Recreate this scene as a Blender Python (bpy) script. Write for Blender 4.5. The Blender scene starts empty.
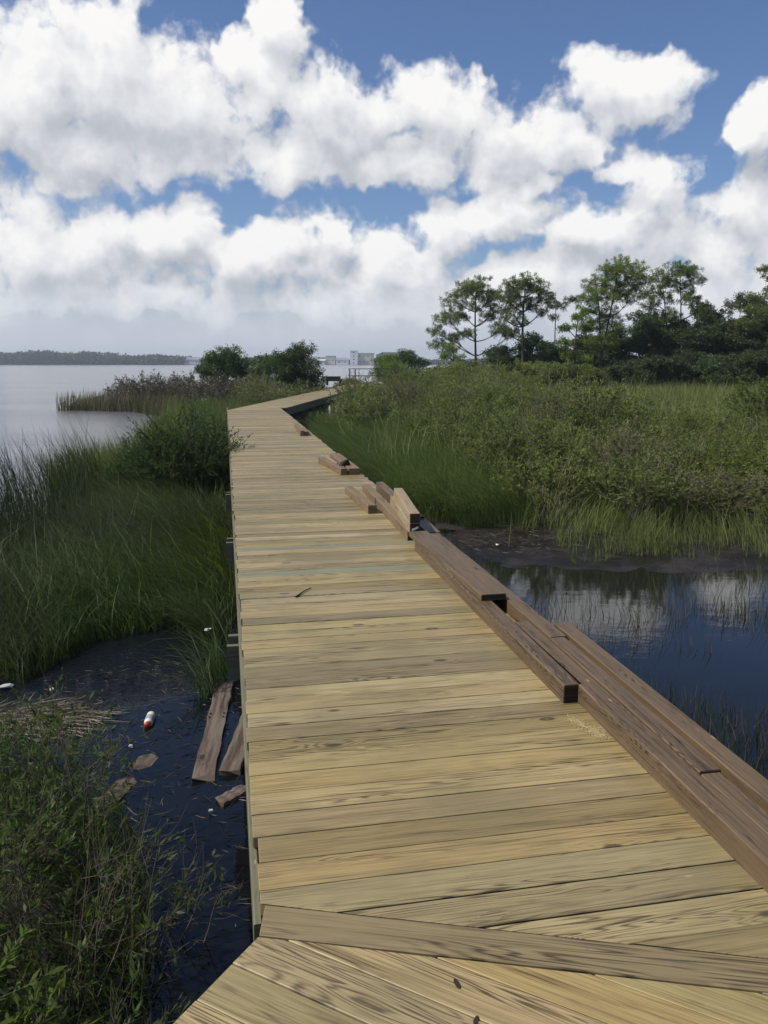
import bpy, math, random
import numpy as np
from mathutils import Vector
R = math.radians
rng = np.random.default_rng(7)
random.seed(7)
scene = bpy.context.scene
C = scene.collection

# ------------------------------------------------------------------ camera
F = 800.0; TH = math.atan(149.5 / F); H = 1.53
WZ = -1.2                                              # water level, the deck top is z = 0
def at(px, py, z=0.0):
    u = px - 384; v = py - 512
    fw = F * math.cos(TH) - v * math.sin(TH); dn = F * math.sin(TH) + v * math.cos(TH)
    k = (H - z) / dn
    return (u * k, fw * k)
def far(px, py, Y):                                    # a measured height at a known distance
    u = px - 384; v = py - 512
    fw = F * math.cos(TH) - v * math.sin(TH); dn = F * math.sin(TH) + v * math.cos(TH)
    return Vector((u * Y / fw, Y, H - dn * Y / fw))
cd = bpy.data.cameras.new('camera'); cam = bpy.data.objects.new('camera', cd); C.objects.link(cam)
cam.location = (0, 0, H); cam.rotation_euler = (R(90) - TH, 0, 0)
cd.sensor_fit = 'VERTICAL'; cd.sensor_height = 24; cd.sensor_width = 18; cd.lens = 24 * F / 1024
cd.clip_start = 0.05; cd.clip_end = 20000
scene.camera = cam

# ------------------------------------------------------------------ objects
def tag(o, label=None, cat=None, group=None, kind=None):
    if label: o['label'] = label
    if cat: o['category'] = cat
    if group: o['group'] = group
    if kind: o['kind'] = kind
    return o
def empty(name, loc=(0, 0, 0), rz=0, **k):
    o = bpy.data.objects.new(name, None); o.empty_display_size = .1; C.objects.link(o)
    o.location = loc; o.rotation_euler = (0, 0, rz); tag(o, **k); return o
def copy_tree(o, parent=None):
    c = o.copy(); C.objects.link(c)
    if parent: c.parent = parent
    for ch in [x for x in KIDS.get(o.name, [])]:
        copy_tree(ch, c)
    return c
KIDS = {}
class MB:
    def __init__(s): s.v = []; s.f = []; s.uv = []; s.n = 0
    def add(s, V, Fc, UV=None):
        V = np.asarray(V, float).reshape(-1, 3); s.v.append(V)
        for i, fc in enumerate(Fc):
            s.f.append([a + s.n for a in fc])
            s.uv.append(UV[i] if UV is not None else [(0, 0)] * len(fc))
        s.n += len(V)
    def build(s, name, mat, parent=None, smooth=False):
        me = bpy.data.meshes.new(name)
        V = np.concatenate(s.v) if s.v else np.zeros((0, 3))
        me.from_pydata(V.tolist(), [], s.f)
        uvl = me.uv_layers.new(name='grain')
        flat = np.array([c for f in s.uv for p in f for c in p], dtype=np.float32)
        uvl.data.foreach_set('uv', flat)
        if smooth: me.polygons.foreach_set('use_smooth', [True] * len(me.polygons))
        me.materials.append(mat); me.update()
        return link(name, me, parent)
def link(name, me, parent=None):
    o = bpy.data.objects.new(name, me); C.objects.link(o)
    if parent:
        o.parent = parent; KIDS.setdefault(parent.name, []).append(o)
    return o
def fast_mesh(name, V, Q, mat, parent=None, smooth=False):
    """V (n,3), Q (m,k) equal sized faces"""
    me = bpy.data.meshes.new(name); V = np.ascontiguousarray(V, np.float32); Q = np.ascontiguousarray(Q, np.int32)
    me.vertices.add(len(V)); me.vertices.foreach_set('co', V.ravel())
    k = Q.shape[1]; me.loops.add(Q.size); me.loops.foreach_set('vertex_index', Q.ravel())
    me.polygons.add(len(Q)); me.polygons.foreach_set('loop_start', np.arange(0, Q.size, k, dtype=np.int32))
    try: me.polygons.foreach_set('loop_total', np.full(len(Q), k, np.int32))
    except Exception: pass
    if smooth: me.polygons.foreach_set('use_smooth', np.ones(len(Q), bool))
    me.materials.append(mat); me.update(calc_edges=True); me.validate()
    return link(name, me, parent)

# ------------------------------------------------------------------ nodes
def mat(name):
    m = bpy.data.materials.new(name); m.use_nodes = True
    nt = m.node_tree; nt.nodes.clear(); out = nt.nodes.new('ShaderNodeOutputMaterial')
    return m, nt, out
class NT:
    def __init__(s, nt): s.nt = nt
    def n(s, t, **k):
        nd = s.nt.nodes.new('ShaderNode' + t)
        for a, b in k.items(): setattr(nd, a, b)
        return nd
    def put(s, sock, v):
        if v is None: return
        if isinstance(v, bpy.types.NodeSocket): s.nt.links.new(v, sock)
        else:
            if isinstance(v, (tuple, list)) and len(v) == 3 and sock.type == 'RGBA': v = (*v, 1)
            sock.default_value = v
    def m(s, op, a, b=None, c=None, clamp=False):
        nd = s.n('Math', operation=op, use_clamp=clamp)
        for i, x in enumerate((a, b, c)): s.put(nd.inputs[i], x)
        return nd.outputs[0]
    def vm(s, op, a, b=None):
        nd = s.n('VectorMath', operation=op); s.put(nd.inputs[0], a); s.put(nd.inputs[1], b); return nd.outputs[0]
    def mix(s, f, a, b, blend='MIX'):
        nd = s.n('Mix', data_type='RGBA', blend_type=blend); s.put(nd.inputs[0], f); s.put(nd.inputs[6], a); s.put(nd.inputs[7], b); return nd.outputs[2]
    def ramp(s, f, pts, interp='LINEAR'):
        nd = s.n('ValToRGB'); s.put(nd.inputs[0], f); e = nd.color_ramp.elements; nd.color_ramp.interpolation = interp
        while len(e) < len(pts): e.new(.5)
        for i, (p, c) in enumerate(pts): e[i].position = p; e[i].color = (*c, 1) if len(c) == 3 else c
        return nd.outputs[0]
    def sst(s, x, a, b, lo=0., hi=1.):
        nd = s.n('MapRange', interpolation_type='SMOOTHSTEP'); s.put(nd.inputs[0], x)
        for i, q in enumerate((a, b, lo, hi)): s.put(nd.inputs[i + 1], q)
        return nd.outputs[0]
    def noise(s, vec, scale, detail=3, rough=.5, dist=0, dims='3D', typ='FBM'):
        nd = s.n('TexNoise', noise_dimensions=dims, noise_type=typ); s.put(nd.inputs['Vector'], vec)
        nd.inputs['Scale'].default_value = scale; nd.inputs['Detail'].default_value = detail
        nd.inputs['Roughness'].default_value = rough; nd.inputs['Distortion'].default_value = dist
        return nd.outputs[0]
    def xyz(s, x, y, z=0.):
        nd = s.n('CombineXYZ'); s.put(nd.inputs[0], x); s.put(nd.inputs[1], y); s.put(nd.inputs[2], z); return nd.outputs[0]
    def sep(s, v):
        nd = s.n('SeparateXYZ'); s.put(nd.inputs[0], v); return nd.outputs
    def bump(s, h, strength, dist=.01):
        nd = s.n('Bump'); s.put(nd.inputs['Height'], h); nd.inputs['Strength'].default_value = strength; nd.inputs['Distance'].default_value = dist
        return nd.outputs[0]
    def princ(s, out, col, rough=.6, normal=None, spec=.5, ior=None, metal=0):
        p = s.n('BsdfPrincipled'); s.put(p.inputs['Base Color'], col); s.put(p.inputs['Roughness'], rough)
        s.put(p.inputs['Specular IOR Level'], spec); s.put(p.inputs['Normal'], normal); s.put(p.inputs['Metallic'], metal)
        if ior: p.inputs['IOR'].default_value = ior
        if out: s.nt.links.new(p.outputs[0], out.inputs[0])
        return p.outputs[0]

def wood_mat(name, late, early, knotc, tintv=.25, stain=(.5, .5, .5), stain_amt=.3, grey=None, odd=None, rough=.6, ring=52, contrast=1.1, kf=.7, spec=.3):
    m, nt, out = mat(name); g = NT(nt)
    uv = g.n('UVMap', uv_map='grain').outputs[0]
    u, v, _ = g.sep(uv)
    isl = g.n('NewGeometry').outputs['Random Per Island']
    i37 = g.m('MULTIPLY', isl, 37.0)
    kv = g.xyz(g.m('MULTIPLY', u, 3.2), g.m('MULTIPLY', v, 7.5), i37)
    vo = g.n('TexVoronoi', feature='F1'); g.put(vo.inputs['Vector'], kv); vo.inputs['Scale'].default_value = 1
    kd = vo.outputs['Distance']; keep = g.m('GREATER_THAN', g.sep(vo.outputs['Color'])[0], kf)
    knot = g.m('MULTIPLY', g.m('SUBTRACT', g.sst(kd, .16, .09), g.m('MULTIPLY', g.sst(kd, .07, .03), .65)), keep)
    halo = g.m('MULTIPLY', g.sst(kd, .55, .0), keep)
    nz = g.noise(g.xyz(g.m('MULTIPLY', u, .6), g.m('MULTIPLY', v, 12), i37), 1.0, 2.6, .5)
    nz = g.m('ADD', nz, g.m('MULTIPLY', halo, .12))
    fib = g.noise(g.xyz(g.m('MULTIPLY', u, 3.5), g.m('MULTIPLY', v, 150), i37), 1.0, 4, .65)
    s1 = g.m('SINE', g.m('MULTIPLY', nz, ring * 2.6)); s1 = g.m('MULTIPLY_ADD', s1, .5, .5)
    s1 = g.m('MULTIPLY', g.m('POWER', s1, 2.4), g.m('MULTIPLY_ADD', fib, 1.5, .0))
    msk = g.sst(g.noise(g.xyz(g.m('MULTIPLY', u, .5), g.m('MULTIPLY', v, 5), g.m('ADD', i37, 9.)), 1.6, 2), .4, .66, .12, .95)
    big = g.noise(g.xyz(g.m('MULTIPLY', u, 1.1), g.m('MULTIPLY', v, 34), i37), 1.0, 5, .65)
    rr = g.m('ADD', g.m('MULTIPLY', g.m('MULTIPLY', s1, msk), contrast), g.sst(big, .5, .7, 0., .36))
    rr = g.m('ADD', rr, g.m('MULTIPLY', g.m('SUBTRACT', fib, .42), 1.5), clamp=True)
    col = g.mix(rr, early, late)
    tint = g.n('HueSaturation'); 
    g.put(tint.inputs['Hue'], g.m('MULTIPLY_ADD', g.m('FRACT', g.m('MULTIPLY', isl, 7.13)), .014, .496))
    g.put(tint.inputs['Saturation'], g.m('MULTIPLY_ADD', g.m('FRACT', g.m('MULTIPLY', isl, 17.7)), .22, .92))
    g.put(tint.inputs['Value'], g.m('MULTIPLY_ADD', g.m('FRACT', g.m('MULTIPLY', isl, 29.3)), tintv * 2, 1 - tintv)); g.put(tint.inputs['Color'], col)
    col = tint.outputs[0]
    if odd:
        col = g.mix(g.m('MULTIPLY', g.m('GREATER_THAN', g.m('FRACT', g.m('MULTIPLY', isl, 53.9)), .955), .6), col, odd)
    oc = g.n('TexCoord').outputs['Object']
    st = g.sst(g.noise(oc, 1.1, 4, .6), .42, .68)
    col = g.mix(g.m('MULTIPLY', st, stain_amt), col, stain)
    blot = g.sst(g.noise(g.xyz(g.m('MULTIPLY', u, 2.), g.m('MULTIPLY', v, 9), i37), 1.7, 4, .65), .55, .8)
    col = g.mix(g.m('MULTIPLY', blot, .35), col, knotc)
    if grey:
        gm = g.sst(g.noise(g.xyz(g.m('MULTIPLY', u, 1.5), g.m('MULTIPLY', v, 20), i37), 1.2, 5, .7), .4, .65)
        col = g.mix(g.m('MULTIPLY', gm, .7), col, grey)
    col = g.mix(g.m('MULTIPLY', knot, .8), col, knotc)
    nk = g.n('TexVoronoi', feature='F1'); g.put(nk.inputs['Vector'], g.xyz(g.m('MULTIPLY', u, 5), g.m('MULTIPLY', v, 18), i37)); nk.inputs['Scale'].default_value = 1
    col = g.mix(g.m('MULTIPLY', g.m('MULTIPLY', g.sst(nk.outputs['Distance'], .11, .06), g.m('GREATER_THAN', g.sep(nk.outputs['Color'])[1], .86)), .6), col, (.45, .34, .17))
    # small pitch flecks
    fl = g.sst(g.noise(g.xyz(g.m('MULTIPLY', u, 14), g.m('MULTIPLY', v, 110), i37), 1., 2), .72, .8)
    col = g.mix(g.m('MULTIPLY', fl, .5), col, knotc)
    b = g.bump(g.m('ADD', g.m('MULTIPLY', rr, -.5), g.m('MULTIPLY', fib, .6)), .35, .003)
    g.princ(out, col, g.m('MULTIPLY_ADD', rr, .12, rough), b, spec)
    return m
M = {}
M['deck'] = wood_mat('deck_wood', (.07, .046, .021), (.335, .258, .124), (.034, .022, .012), .27, (.155, .13, .062), .55, rough=.48, spec=.36)
M['timber'] = wood_mat('timber_wood', (.026, .016, .009), (.215, .145, .076), (.026, .016, .009), .28, (.12, .082, .048), .5, rough=.5, ring=100, spec=.35)
M['timber_pale'] = wood_mat('pale_timber_wood', (.1, .062, .032), (.27, .19, .1), (.05, .03, .018), .2, (.15, .105, .06), .4, rough=.6)
M['timber_light'] = wood_mat('light_timber_wood', (.15, .1, .05), (.37, .29, .17), (.07, .045, .026), .1, (.24, .185, .11), .35, rough=.6, ring=80)
M['end'] = wood_mat('dark_and_shaded_wood', (.012, .009, .007), (.04, .026, .016), (.008, .006, .004), .2, (.02, .015, .01), .4, rough=.8, ring=20)  # near-black wood; on timber ends their shade is put into the colour
M['drift'] = wood_mat('wet_old_board', (.03, .02, .014), (.13, .088, .06), (.02, .014, .01), .3, (.07, .05, .04), .5, grey=(.2, .165, .13), rough=.6)
M['pile'] = wood_mat('pile_wood', (.02, .015, .011), (.06, .046, .033), (.012, .01, .008), .25, (.03, .026, .02), .5, rough=.8)
M['fascia'] = wood_mat('fascia_wood', (.1, .1, .06), (.2, .19, .12), (.06, .05, .03), .2, (.1, .1, .07), .4, rough=.7)

def flat(name, col, rough=.6, metal=0, var=.0, scale=3, spec=.5):
    m, nt, out = mat(name); g = NT(nt)
    c = col
    if var:
        oc = g.n('TexCoord').outputs['Object']
        f = g.noise(oc, scale, 5, .65)
        c = g.mix(f, tuple(x * (1 - var) for x in col), tuple(min(1, x * (1 + var)) for x in col))
    g.princ(out, c, rough, None, spec, metal=metal)
    return m
def leaf_mat(name, cols, trans=.3, tcol=None, rough=.5, spec=.35, patch=None, pscale=.4):
    """cols: list of base colours picked per leaf and per plant"""
    m, nt, out = mat(name); g = NT(nt)
    isl = g.n('NewGeometry').outputs['Random Per Island']
    orr = g.n('ObjectInfo').outputs['Random']
    pts = [(i / max(1, len(cols) - 1), c) for i, c in enumerate(cols)]
    f = g.m('ADD', g.m('MULTIPLY', isl, .7), g.m('MULTIPLY', orr, .3))
    col = g.ramp(f, pts)
    hs = g.n('HueSaturation'); g.put(hs.inputs['Color'], col)
    g.put(hs.inputs['Value'], g.m('MULTIPLY_ADD', g.m('FRACT', g.m('MULTIPLY', orr, 13.7)), .5, .75))
    g.put(hs.inputs['Hue'], g.m('MULTIPLY_ADD', g.m('FRACT', g.m('MULTIPLY', orr, 5.3)), .03, .485))
    col = hs.outputs[0]
    if patch:
        geo = g.n('NewGeometry').outputs['Position']
        pf = g.sst(g.noise(geo, pscale, 3, .55), .42, .6)
        col = g.mix(g.m('MULTIPLY', pf, .8), col, patch)
    p = g.princ(None, col, rough, None, spec)
    t = g.n('BsdfTranslucent'); g.put(t.inputs[0], g.mix(.5, col, tcol if tcol else (.2, .3, .04)))
    ms = g.n('MixShader'); ms.inputs[0].default_value = trans
    nt.links.new(p, ms.inputs[1]); nt.links.new(t.outputs[0], ms.inputs[2]); nt.links.new(ms.outputs[0], out.inputs[0])
    return m
M['rush'] = leaf_mat('rush_blades', [(.022, .04, .012), (.038, .062, .017), (.065, .095, .024), (.12, .13, .05)], .35, spec=.15, patch=(.035, .036, .017), pscale=.35)
M['rush_dark'] = leaf_mat('dark_rush_blades', [(.014, .024, .012), (.024, .038, .016), (.05, .055, .03)], .15, spec=.15)
M['grass'] = leaf_mat('cordgrass_blades', [(.075, .11, .026), (.105, .14, .036), (.14, .165, .045), (.22, .2, .09)], .35, spec=.2, patch=(.09, .1, .035), pscale=.25)
M['grass_soft'] = leaf_mat('soft_grass_blades', [(.05, .09, .024), (.08, .12, .034), (.12, .155, .05), (.19, .18, .09)], .4, spec=.2)
M['grass_yellow'] = leaf_mat('yellow_grass_blades', [(.13, .16, .045), (.19, .21, .065), (.27, .25, .11)], .35, spec=.2)
M['dead'] = leaf_mat('dead_stalks', [(.1, .075, .05), (.17, .14, .1), (.26, .23, .18)], .1, (.2, .16, .1))
M['brown_rush'] = leaf_mat('brown_rush_blades', [(.06, .052, .028), (.1, .082, .044), (.15, .13, .07)], .2)
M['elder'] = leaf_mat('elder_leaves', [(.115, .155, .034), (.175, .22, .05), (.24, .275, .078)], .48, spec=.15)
M['elder_near'] = leaf_mat('near_elder_leaves', [(.035, .055, .018), (.055, .085, .026), (.09, .13, .04)], .35, spec=.2)  # darker copy of the elder leaves, cloud shade put into the colour
M['elder_mid'] = leaf_mat('marsh_shrub_leaves', [(.115, .14, .04), (.165, .19, .055), (.215, .235, .078), (.28, .26, .12)], .46, spec=.15)
M['elder_olive'] = leaf_mat('olive_shrub_leaves', [(.12, .115, .055), (.17, .16, .07), (.22, .2, .1)], .4, spec=.15)
M['myrtle'] = leaf_mat('myrtle_leaves', [(.026, .06, .02), (.042, .085, .027), (.066, .115, .036)], .3, spec=.2)
M['oak'] = leaf_mat('oak_leaves', [(.042, .06, .028), (.062, .086, .037), (.09, .115, .052)], .32, spec=.2)
M['pine'] = leaf_mat('pine_needles', [(.095, .13, .04), (.14, .185, .055), (.19, .235, .07)], .42, spec=.2)
M['bright'] = leaf_mat('bright_leaves', [(.1, .15, .034), (.15, .21, .045), (.2, .25, .06)], .45, spec=.2)
M['deadleaf'] = leaf_mat('brown_twiggy_leaves', [(.09, .078, .045), (.13, .115, .065), (.14, .145, .07)], .15, (.12, .09, .05))
M['farwood'] = leaf_mat('far_wood', [(.03, .05, .02), (.05, .07, .028), (.07, .09, .036)], .15)
M['bark'] = flat('bark', (.075, .058, .045), .9, var=.5, scale=9)
M['bark_grey'] = flat('grey_bark', (.15, .135, .115), .9, var=.4, scale=9)
M['twig_dark'] = flat('dark_twig', (.1, .08, .058), .8, var=.5, scale=20)
M['twig'] = flat('twig', (.17, .14, .105), .8, var=.4, scale=20)

# ------------------------------------------------------------------ ground
LAND = [
 [(-1.0, 7.9), (-1.9, 8.5), (-3, 7.8), (-4.2, 7.1), (-6, 6.9), (-7.2, 7.4), (-6.3, 9.6), (-5.4, 11.2), (-4.7, 12.8), (-4.6, 15.5), (-5.9, 18.5), (-6.4, 21), (-7.2, 25),
  (-8.0, 30), (-9.6, 36.5), (-11, 41), (-14, 45), (-18.8, 46.8), (-18.5, 48.5), (-14, 53), (-13, 62), (-13, 72), (-8, 76), (-3, 73), (-3.6, 40), (-4.3, 30), (-3.2, 22), (-1.7, 15), (-.4, 10)],
 [(1.0, 13.0), (.8, 11.0), (2.0, 10.5), (4, 10.2), (6, 10.4), (9, 10.3), (14, 10), (30, 8), (80, 5), (500, 0), (500, 250), (60, 180), (14, 90), (7, 78), (0, 72), (-2.2, 60), (-2.4, 40), (-2.6, 31), (-1.7, 24), (-.9, 19), (.1, 15.5)],
 [(-.85, -3), (-.95, 1.0), (-1.15, 2.6), (-1.6, 3.8), (-2.6, 4.6), (-4, 5.0), (-9, 5.4), (-9, -3)],
 [(-6.7, 16.4), (-5.8, 15.4), (-5.2, 17.5), (-5.8, 19.6), (-6.9, 18.6)],
 [(-2900, 905), (-900, 900), (-400, 880), (-200, 930), (0, 940), (300, 925), (2900, 900), (2900, 6000), (-2900, 6000)],
]
def sd_poly(X, Y, P):
    P = np.array(P, float); d = np.full(X.shape, 1e18); ins = np.zeros(X.shape, bool); n = len(P)
    for i in range(n):
        ax, ay = P[i]; bx, by = P[(i + 1) % n]; ex, ey = bx - ax, by - ay
        wx, wy = X - ax, Y - ay; t = np.clip((wx * ex + wy * ey) / (ex * ex + ey * ey), 0, 1)
        d = np.minimum(d, (wx - ex * t) ** 2 + (wy - ey * t) ** 2)
        c = ((ay > Y) != (by > Y)) & (X < (bx - ax) * (Y - ay) / (by - ay + 1e-12) + ax); ins ^= c
    return np.where(ins, 1, -1) * np.sqrt(d)
def wob(X, Y, s=1.):
    return (np.sin(X * 1.7 * s + 1.3 * np.sin(Y * .9 * s)) + np.sin(Y * 2.1 * s + 1.7 * np.sin(X * 1.1 * s + 2)) + .5 * np.sin(X * 4.3 * s + Y * 3.1 * s)) / 2.5
def ground_z(X, Y):
    X = np.asarray(X, float); Y = np.asarray(Y, float)
    sd = np.full(X.shape, -1e9)
    for P in LAND: sd = np.maximum(sd, sd_poly(X, Y, P))
    sd = sd + .16 * wob(X, Y, 1.3) + .07 * wob(Y, X, 4)
    z = np.where(sd > 0, .045 * np.minimum(sd, 3) + .03 * np.clip(sd - 3, 0, 6), .22 * np.maximum(sd, -3))
    z = z + np.where(sd > 0, .012, .006) * wob(X, Y, 5) + .5 * np.clip((Y - 905) / 60, 0, 2) * (sd > 0)
    return WZ + z
def land_sd(X, Y, ids=(0, 1, 2, 3)):
    sd = np.full(np.shape(X), -1e9)
    for i in ids: sd = np.maximum(sd, sd_poly(X, Y, LAND[i]))
    return sd
def make_ground():
    n = 520; u = np.linspace(-1, 1, n); b = 7.4
    xs = 3.4 * np.sinh(b * u); ys = 3.4 * np.sinh(b * np.linspace(-.55, 1, n)) + 8
    X, Y = np.meshgrid(xs, ys, indexing='ij'); Z = ground_z(X, Y)
    V = np.stack([X, Y, Z], -1).reshape(-1, 3); i = np.arange(n * n).reshape(n, n)
    Q = np.stack([i[:-1, :-1], i[1:, :-1], i[1:, 1:], i[:-1, 1:]], -1).reshape(-1, 4)
    m, nt, out = mat('marsh_ground'); g = NT(nt); P = g.n('NewGeometry').outputs['Position']
    n1 = g.noise(P, 1.3, 6, .65); n2 = g.noise(P, 14, 5, .7)
    col = g.ramp(n1, [(.3, (.009, .007, .006)), (.5, (.017, .013, .01)), (.7, (.028, .022, .016))])
    col = g.mix(g.sst(n2, .6, .72), col, (.05, .038, .026))
    rough = g.sst(n1, .35, .65, .22, .8)
    g.princ(out, col, rough, g.bump(g.m('ADD', n1, g.m('MULTIPLY', n2, .5)), .8, .04), .5)
    o = fast_mesh('ground', V, Q, m, smooth=True); tag(o, kind='structure')
make_ground()

def make_water():
    m, nt, out = mat('water'); g = NT(nt); P = g.n('NewGeometry').outputs['Position']
    x, y, z = g.sep(P)
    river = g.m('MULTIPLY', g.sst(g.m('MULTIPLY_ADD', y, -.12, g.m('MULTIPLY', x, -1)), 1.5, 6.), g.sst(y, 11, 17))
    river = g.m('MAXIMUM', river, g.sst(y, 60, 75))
    # wind ruffled patch among the reeds
    dx = g.m('DIVIDE', g.m('ADD', x, 2.35), .95); dy = g.m('DIVIDE', g.m('SUBTRACT', y, 7.0), 1.0)
    patch = g.sst(g.m('ADD', g.m('MULTIPLY', dx, dx), g.m('MULTIPLY', dy, dy)), 1.3, .2)
    w1 = g.noise(g.xyz(g.m('MULTIPLY', x, 1.2), g.m('MULTIPLY', y, 2.6)), 1.5, 5, .62)
    w2 = g.noise(g.xyz(x, g.m('MULTIPLY', y, 1.4)), 16, 3, .6)
    wb = g.noise(g.xyz(g.m('MULTIPLY', x, .03), g.m('MULTIPLY', y, .09)), 1.0, 4, .6)
    band = g.sst(wb, .35, .65, .35, 1.)
    hr = g.m('MULTIPLY', g.m('MULTIPLY', w1, g.m('MULTIPLY', river, band)), .05)
    hc = g.m('MULTIPLY', w1, .0022)
    hp = g.m('MULTIPLY', g.m('MULTIPLY', w2, g.m('ADD', patch, .01)), .035)
    h = g.m('ADD', g.m('ADD', hr, hc), hp)
    film = g.noise(P, 5, 5, .7)
    b = g.n('Bump'); g.put(b.inputs['Height'], h); b.inputs['Strength'].default_value = 1; b.inputs['Distance'].default_value = 1.0
    col = g.mix(river, (.006, .007, .008), (.13, .132, .138))  # paler river base puts the bright sky reflection into the colour
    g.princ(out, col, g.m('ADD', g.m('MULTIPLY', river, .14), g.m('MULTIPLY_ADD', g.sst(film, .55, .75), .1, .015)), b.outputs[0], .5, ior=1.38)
    s = 2750
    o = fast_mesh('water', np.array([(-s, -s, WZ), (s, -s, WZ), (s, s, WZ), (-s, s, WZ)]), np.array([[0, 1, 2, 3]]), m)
    tag(o, kind='structure')
make_water()

# ------------------------------------------------------------------ boardwalk
O0 = np.array([-.341, 2.049]); D = np.array([-.1924, .9813]); N = np.array([.9813, .1924]); W = 1.775
ANG = math.atan2(D[1], D[0])
def w2(s, t): return O0 + s * D + t * N
def clip(poly, p, nrm):                               # keep the side the normal points to
    out = []; p = np.array(p); nrm = np.array(nrm)
    for i in range(len(poly)):
        a, b = poly[i], poly[(i + 1) % len(poly)]
        da, db = np.dot(a - p, nrm), np.dot(b - p, nrm)
        if da >= 0: out.append(a)
        if (da >= 0) != (db >= 0): out.append(a + (b - a) * (da / (da - db)))
    return out
def plank_poly(mb, poly, ax, z=0., th=.038, ch=.0022, rnd=None):
    if len(poly) < 3: return
    P = np.array(poly); c = P.mean(0); ax = np.array(ax); pe = np.array([-ax[1], ax[0]])
    if np.abs(np.cross(P[1] - P[0], P[2] - P[0])) < 1e-9 and len(P) == 3: return
    area = .5 * np.sum(P[:, 0] * np.roll(P[:, 1], -1) - P[:, 1] * np.roll(P[:, 0], -1))
    if abs(area) < 1e-3: return
    if area < 0: P = P[::-1]
    L = (P - c) @ ax; A = (P - c) @ pe
    inn = P - np.outer(np.sign(L) * np.minimum(ch, np.abs(L)), ax) - np.outer(np.sign(A) * np.minimum(ch, np.abs(A)), pe)
    n = len(P); tilt = random.uniform(-.0012, .0012)
    zt = z + tilt * np.sign(A)
    V = np.concatenate([np.c_[P, np.full(n, z - th)], np.c_[P, zt - ch * .8], np.c_[inn, zt]])
    ou, ov = random.uniform(0, 50), random.uniform(0, 50)
    def uv(i): k = i % n; return (L[k] + ou, A[k] + ov)
    Fc = [list(range(2 * n, 3 * n)), list(range(n))[::-1]]
    for r in (0, 1):
        for i in range(n):
            j = (i + 1) % n; Fc.append([r * n + i, r * n + j, (r + 1) * n + j, (r + 1) * n + i])
    mb.add(V, Fc, [[uv(i) for i in f] for f in Fc])
def box(mb, p0, p1, wl, wr, z0, z1, ch=.004, we=None):
    """timber from p0 to p1 (2d), widths to left / right of the line, chamfered top edges"""
    p0 = np.array(p0, float); p1 = np.array(p1, float); a = (p1 - p0); Ln = np.linalg.norm(a); a /= Ln; q = np.array([a[1], -a[0]])
    prof = [(-wl, z0), (wr, z0), (wr, z1 - ch), (wr - ch, z1), (-wl + ch, z1), (-wl, z1 - ch)]
    zz0, zz1 = (0, 0) if we is None else we
    V = []
    for p, dz in ((p0, zz0), (p1, zz1)):
        for o_, z in prof: V.append((*(p + q * o_), z + dz))
    ou, ov = random.uniform(0, 50), random.uniform(0, 50); per = [0]
    for i in range(6):
        b = prof[(i + 1) % 6]; c_ = prof[i]; per.append(per[-1] + math.hypot(b[0] - c_[0], b[1] - c_[1]))
    Fc = []; UV = []
    for i in range(6):
        j = (i + 1) % 6; Fc.append([i, i + 6, j + 6, j])
        UV.append([(ou, ov + per[i]), (ou + Ln, ov + per[i]), (ou + Ln, ov + per[i + 1]), (ou, ov + per[i + 1])])
    Fc += [[0, 1, 2, 3, 4, 5], [11, 10, 9, 8, 7, 6]]
    e = [(ou + x * .3, ov + z) for x, z in prof]; UV += [e, e[::-1]]
    mb.add(V, Fc, UV)

bw = empty('boardwalk', (0, 0, 0), label='long pale timber boardwalk without railings running out over the marsh and bending right far off', cat='boardwalk')
PITCH = .1365
A_top = (np.array([-.341, 2.049]), np.array([1.002, 1.838])); A_bot = (np.array([-.339, 1.923]), np.array([.949, 1.726]))
def nrm(line, up=True):
    d = line[1] - line[0]; n = np.array([-d[1], d[0]]); n /= np.linalg.norm(n); return n if up else -n
TURN_L = np.array([-5.112, 26.382]); TURN_R = np.array([-3.36, 27.70]); seam = (TURN_L, TURN_R)
M['deck_teal'] = wood_mat('green_tinted_deck_wood', (.1, .09, .055), (.265, .275, .17), (.05, .05, .03), .1, (.18, .17, .1), .5)
TEAL = (3.6, 4.38, 13.1); mb = MB(); s = -.75
while s < 28.5:
    e0 = random.gauss(0, .006) - .004; e1 = random.gauss(0, .008)
    poly = [w2(s, -.012 + e0), w2(s, W + e1), w2(s + PITCH - .0045, W + e1 + .002), w2(s + PITCH - .0045, -.012 + e0)]
    poly = clip(poly, A_top[0] + nrm(A_top) * .004, nrm(A_top)); 
    if poly: poly = clip(poly, seam[0] - nrm(seam) * .003, -nrm(seam))
    if poly and min(abs(s - q_) for q_ in TEAL) < PITCH / 2:
        mbt = MB(); plank_poly(mbt, poly, N, random.gauss(0, .0008)); tag(mbt.build('plank', M['deck_teal'], bw), 'green tinted plank across the boardwalk')
    elif poly: plank_poly(mb, poly, N, random.gauss(0, .0008))
    s += PITCH
mb.build('decking', M['deck'], bw)
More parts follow.
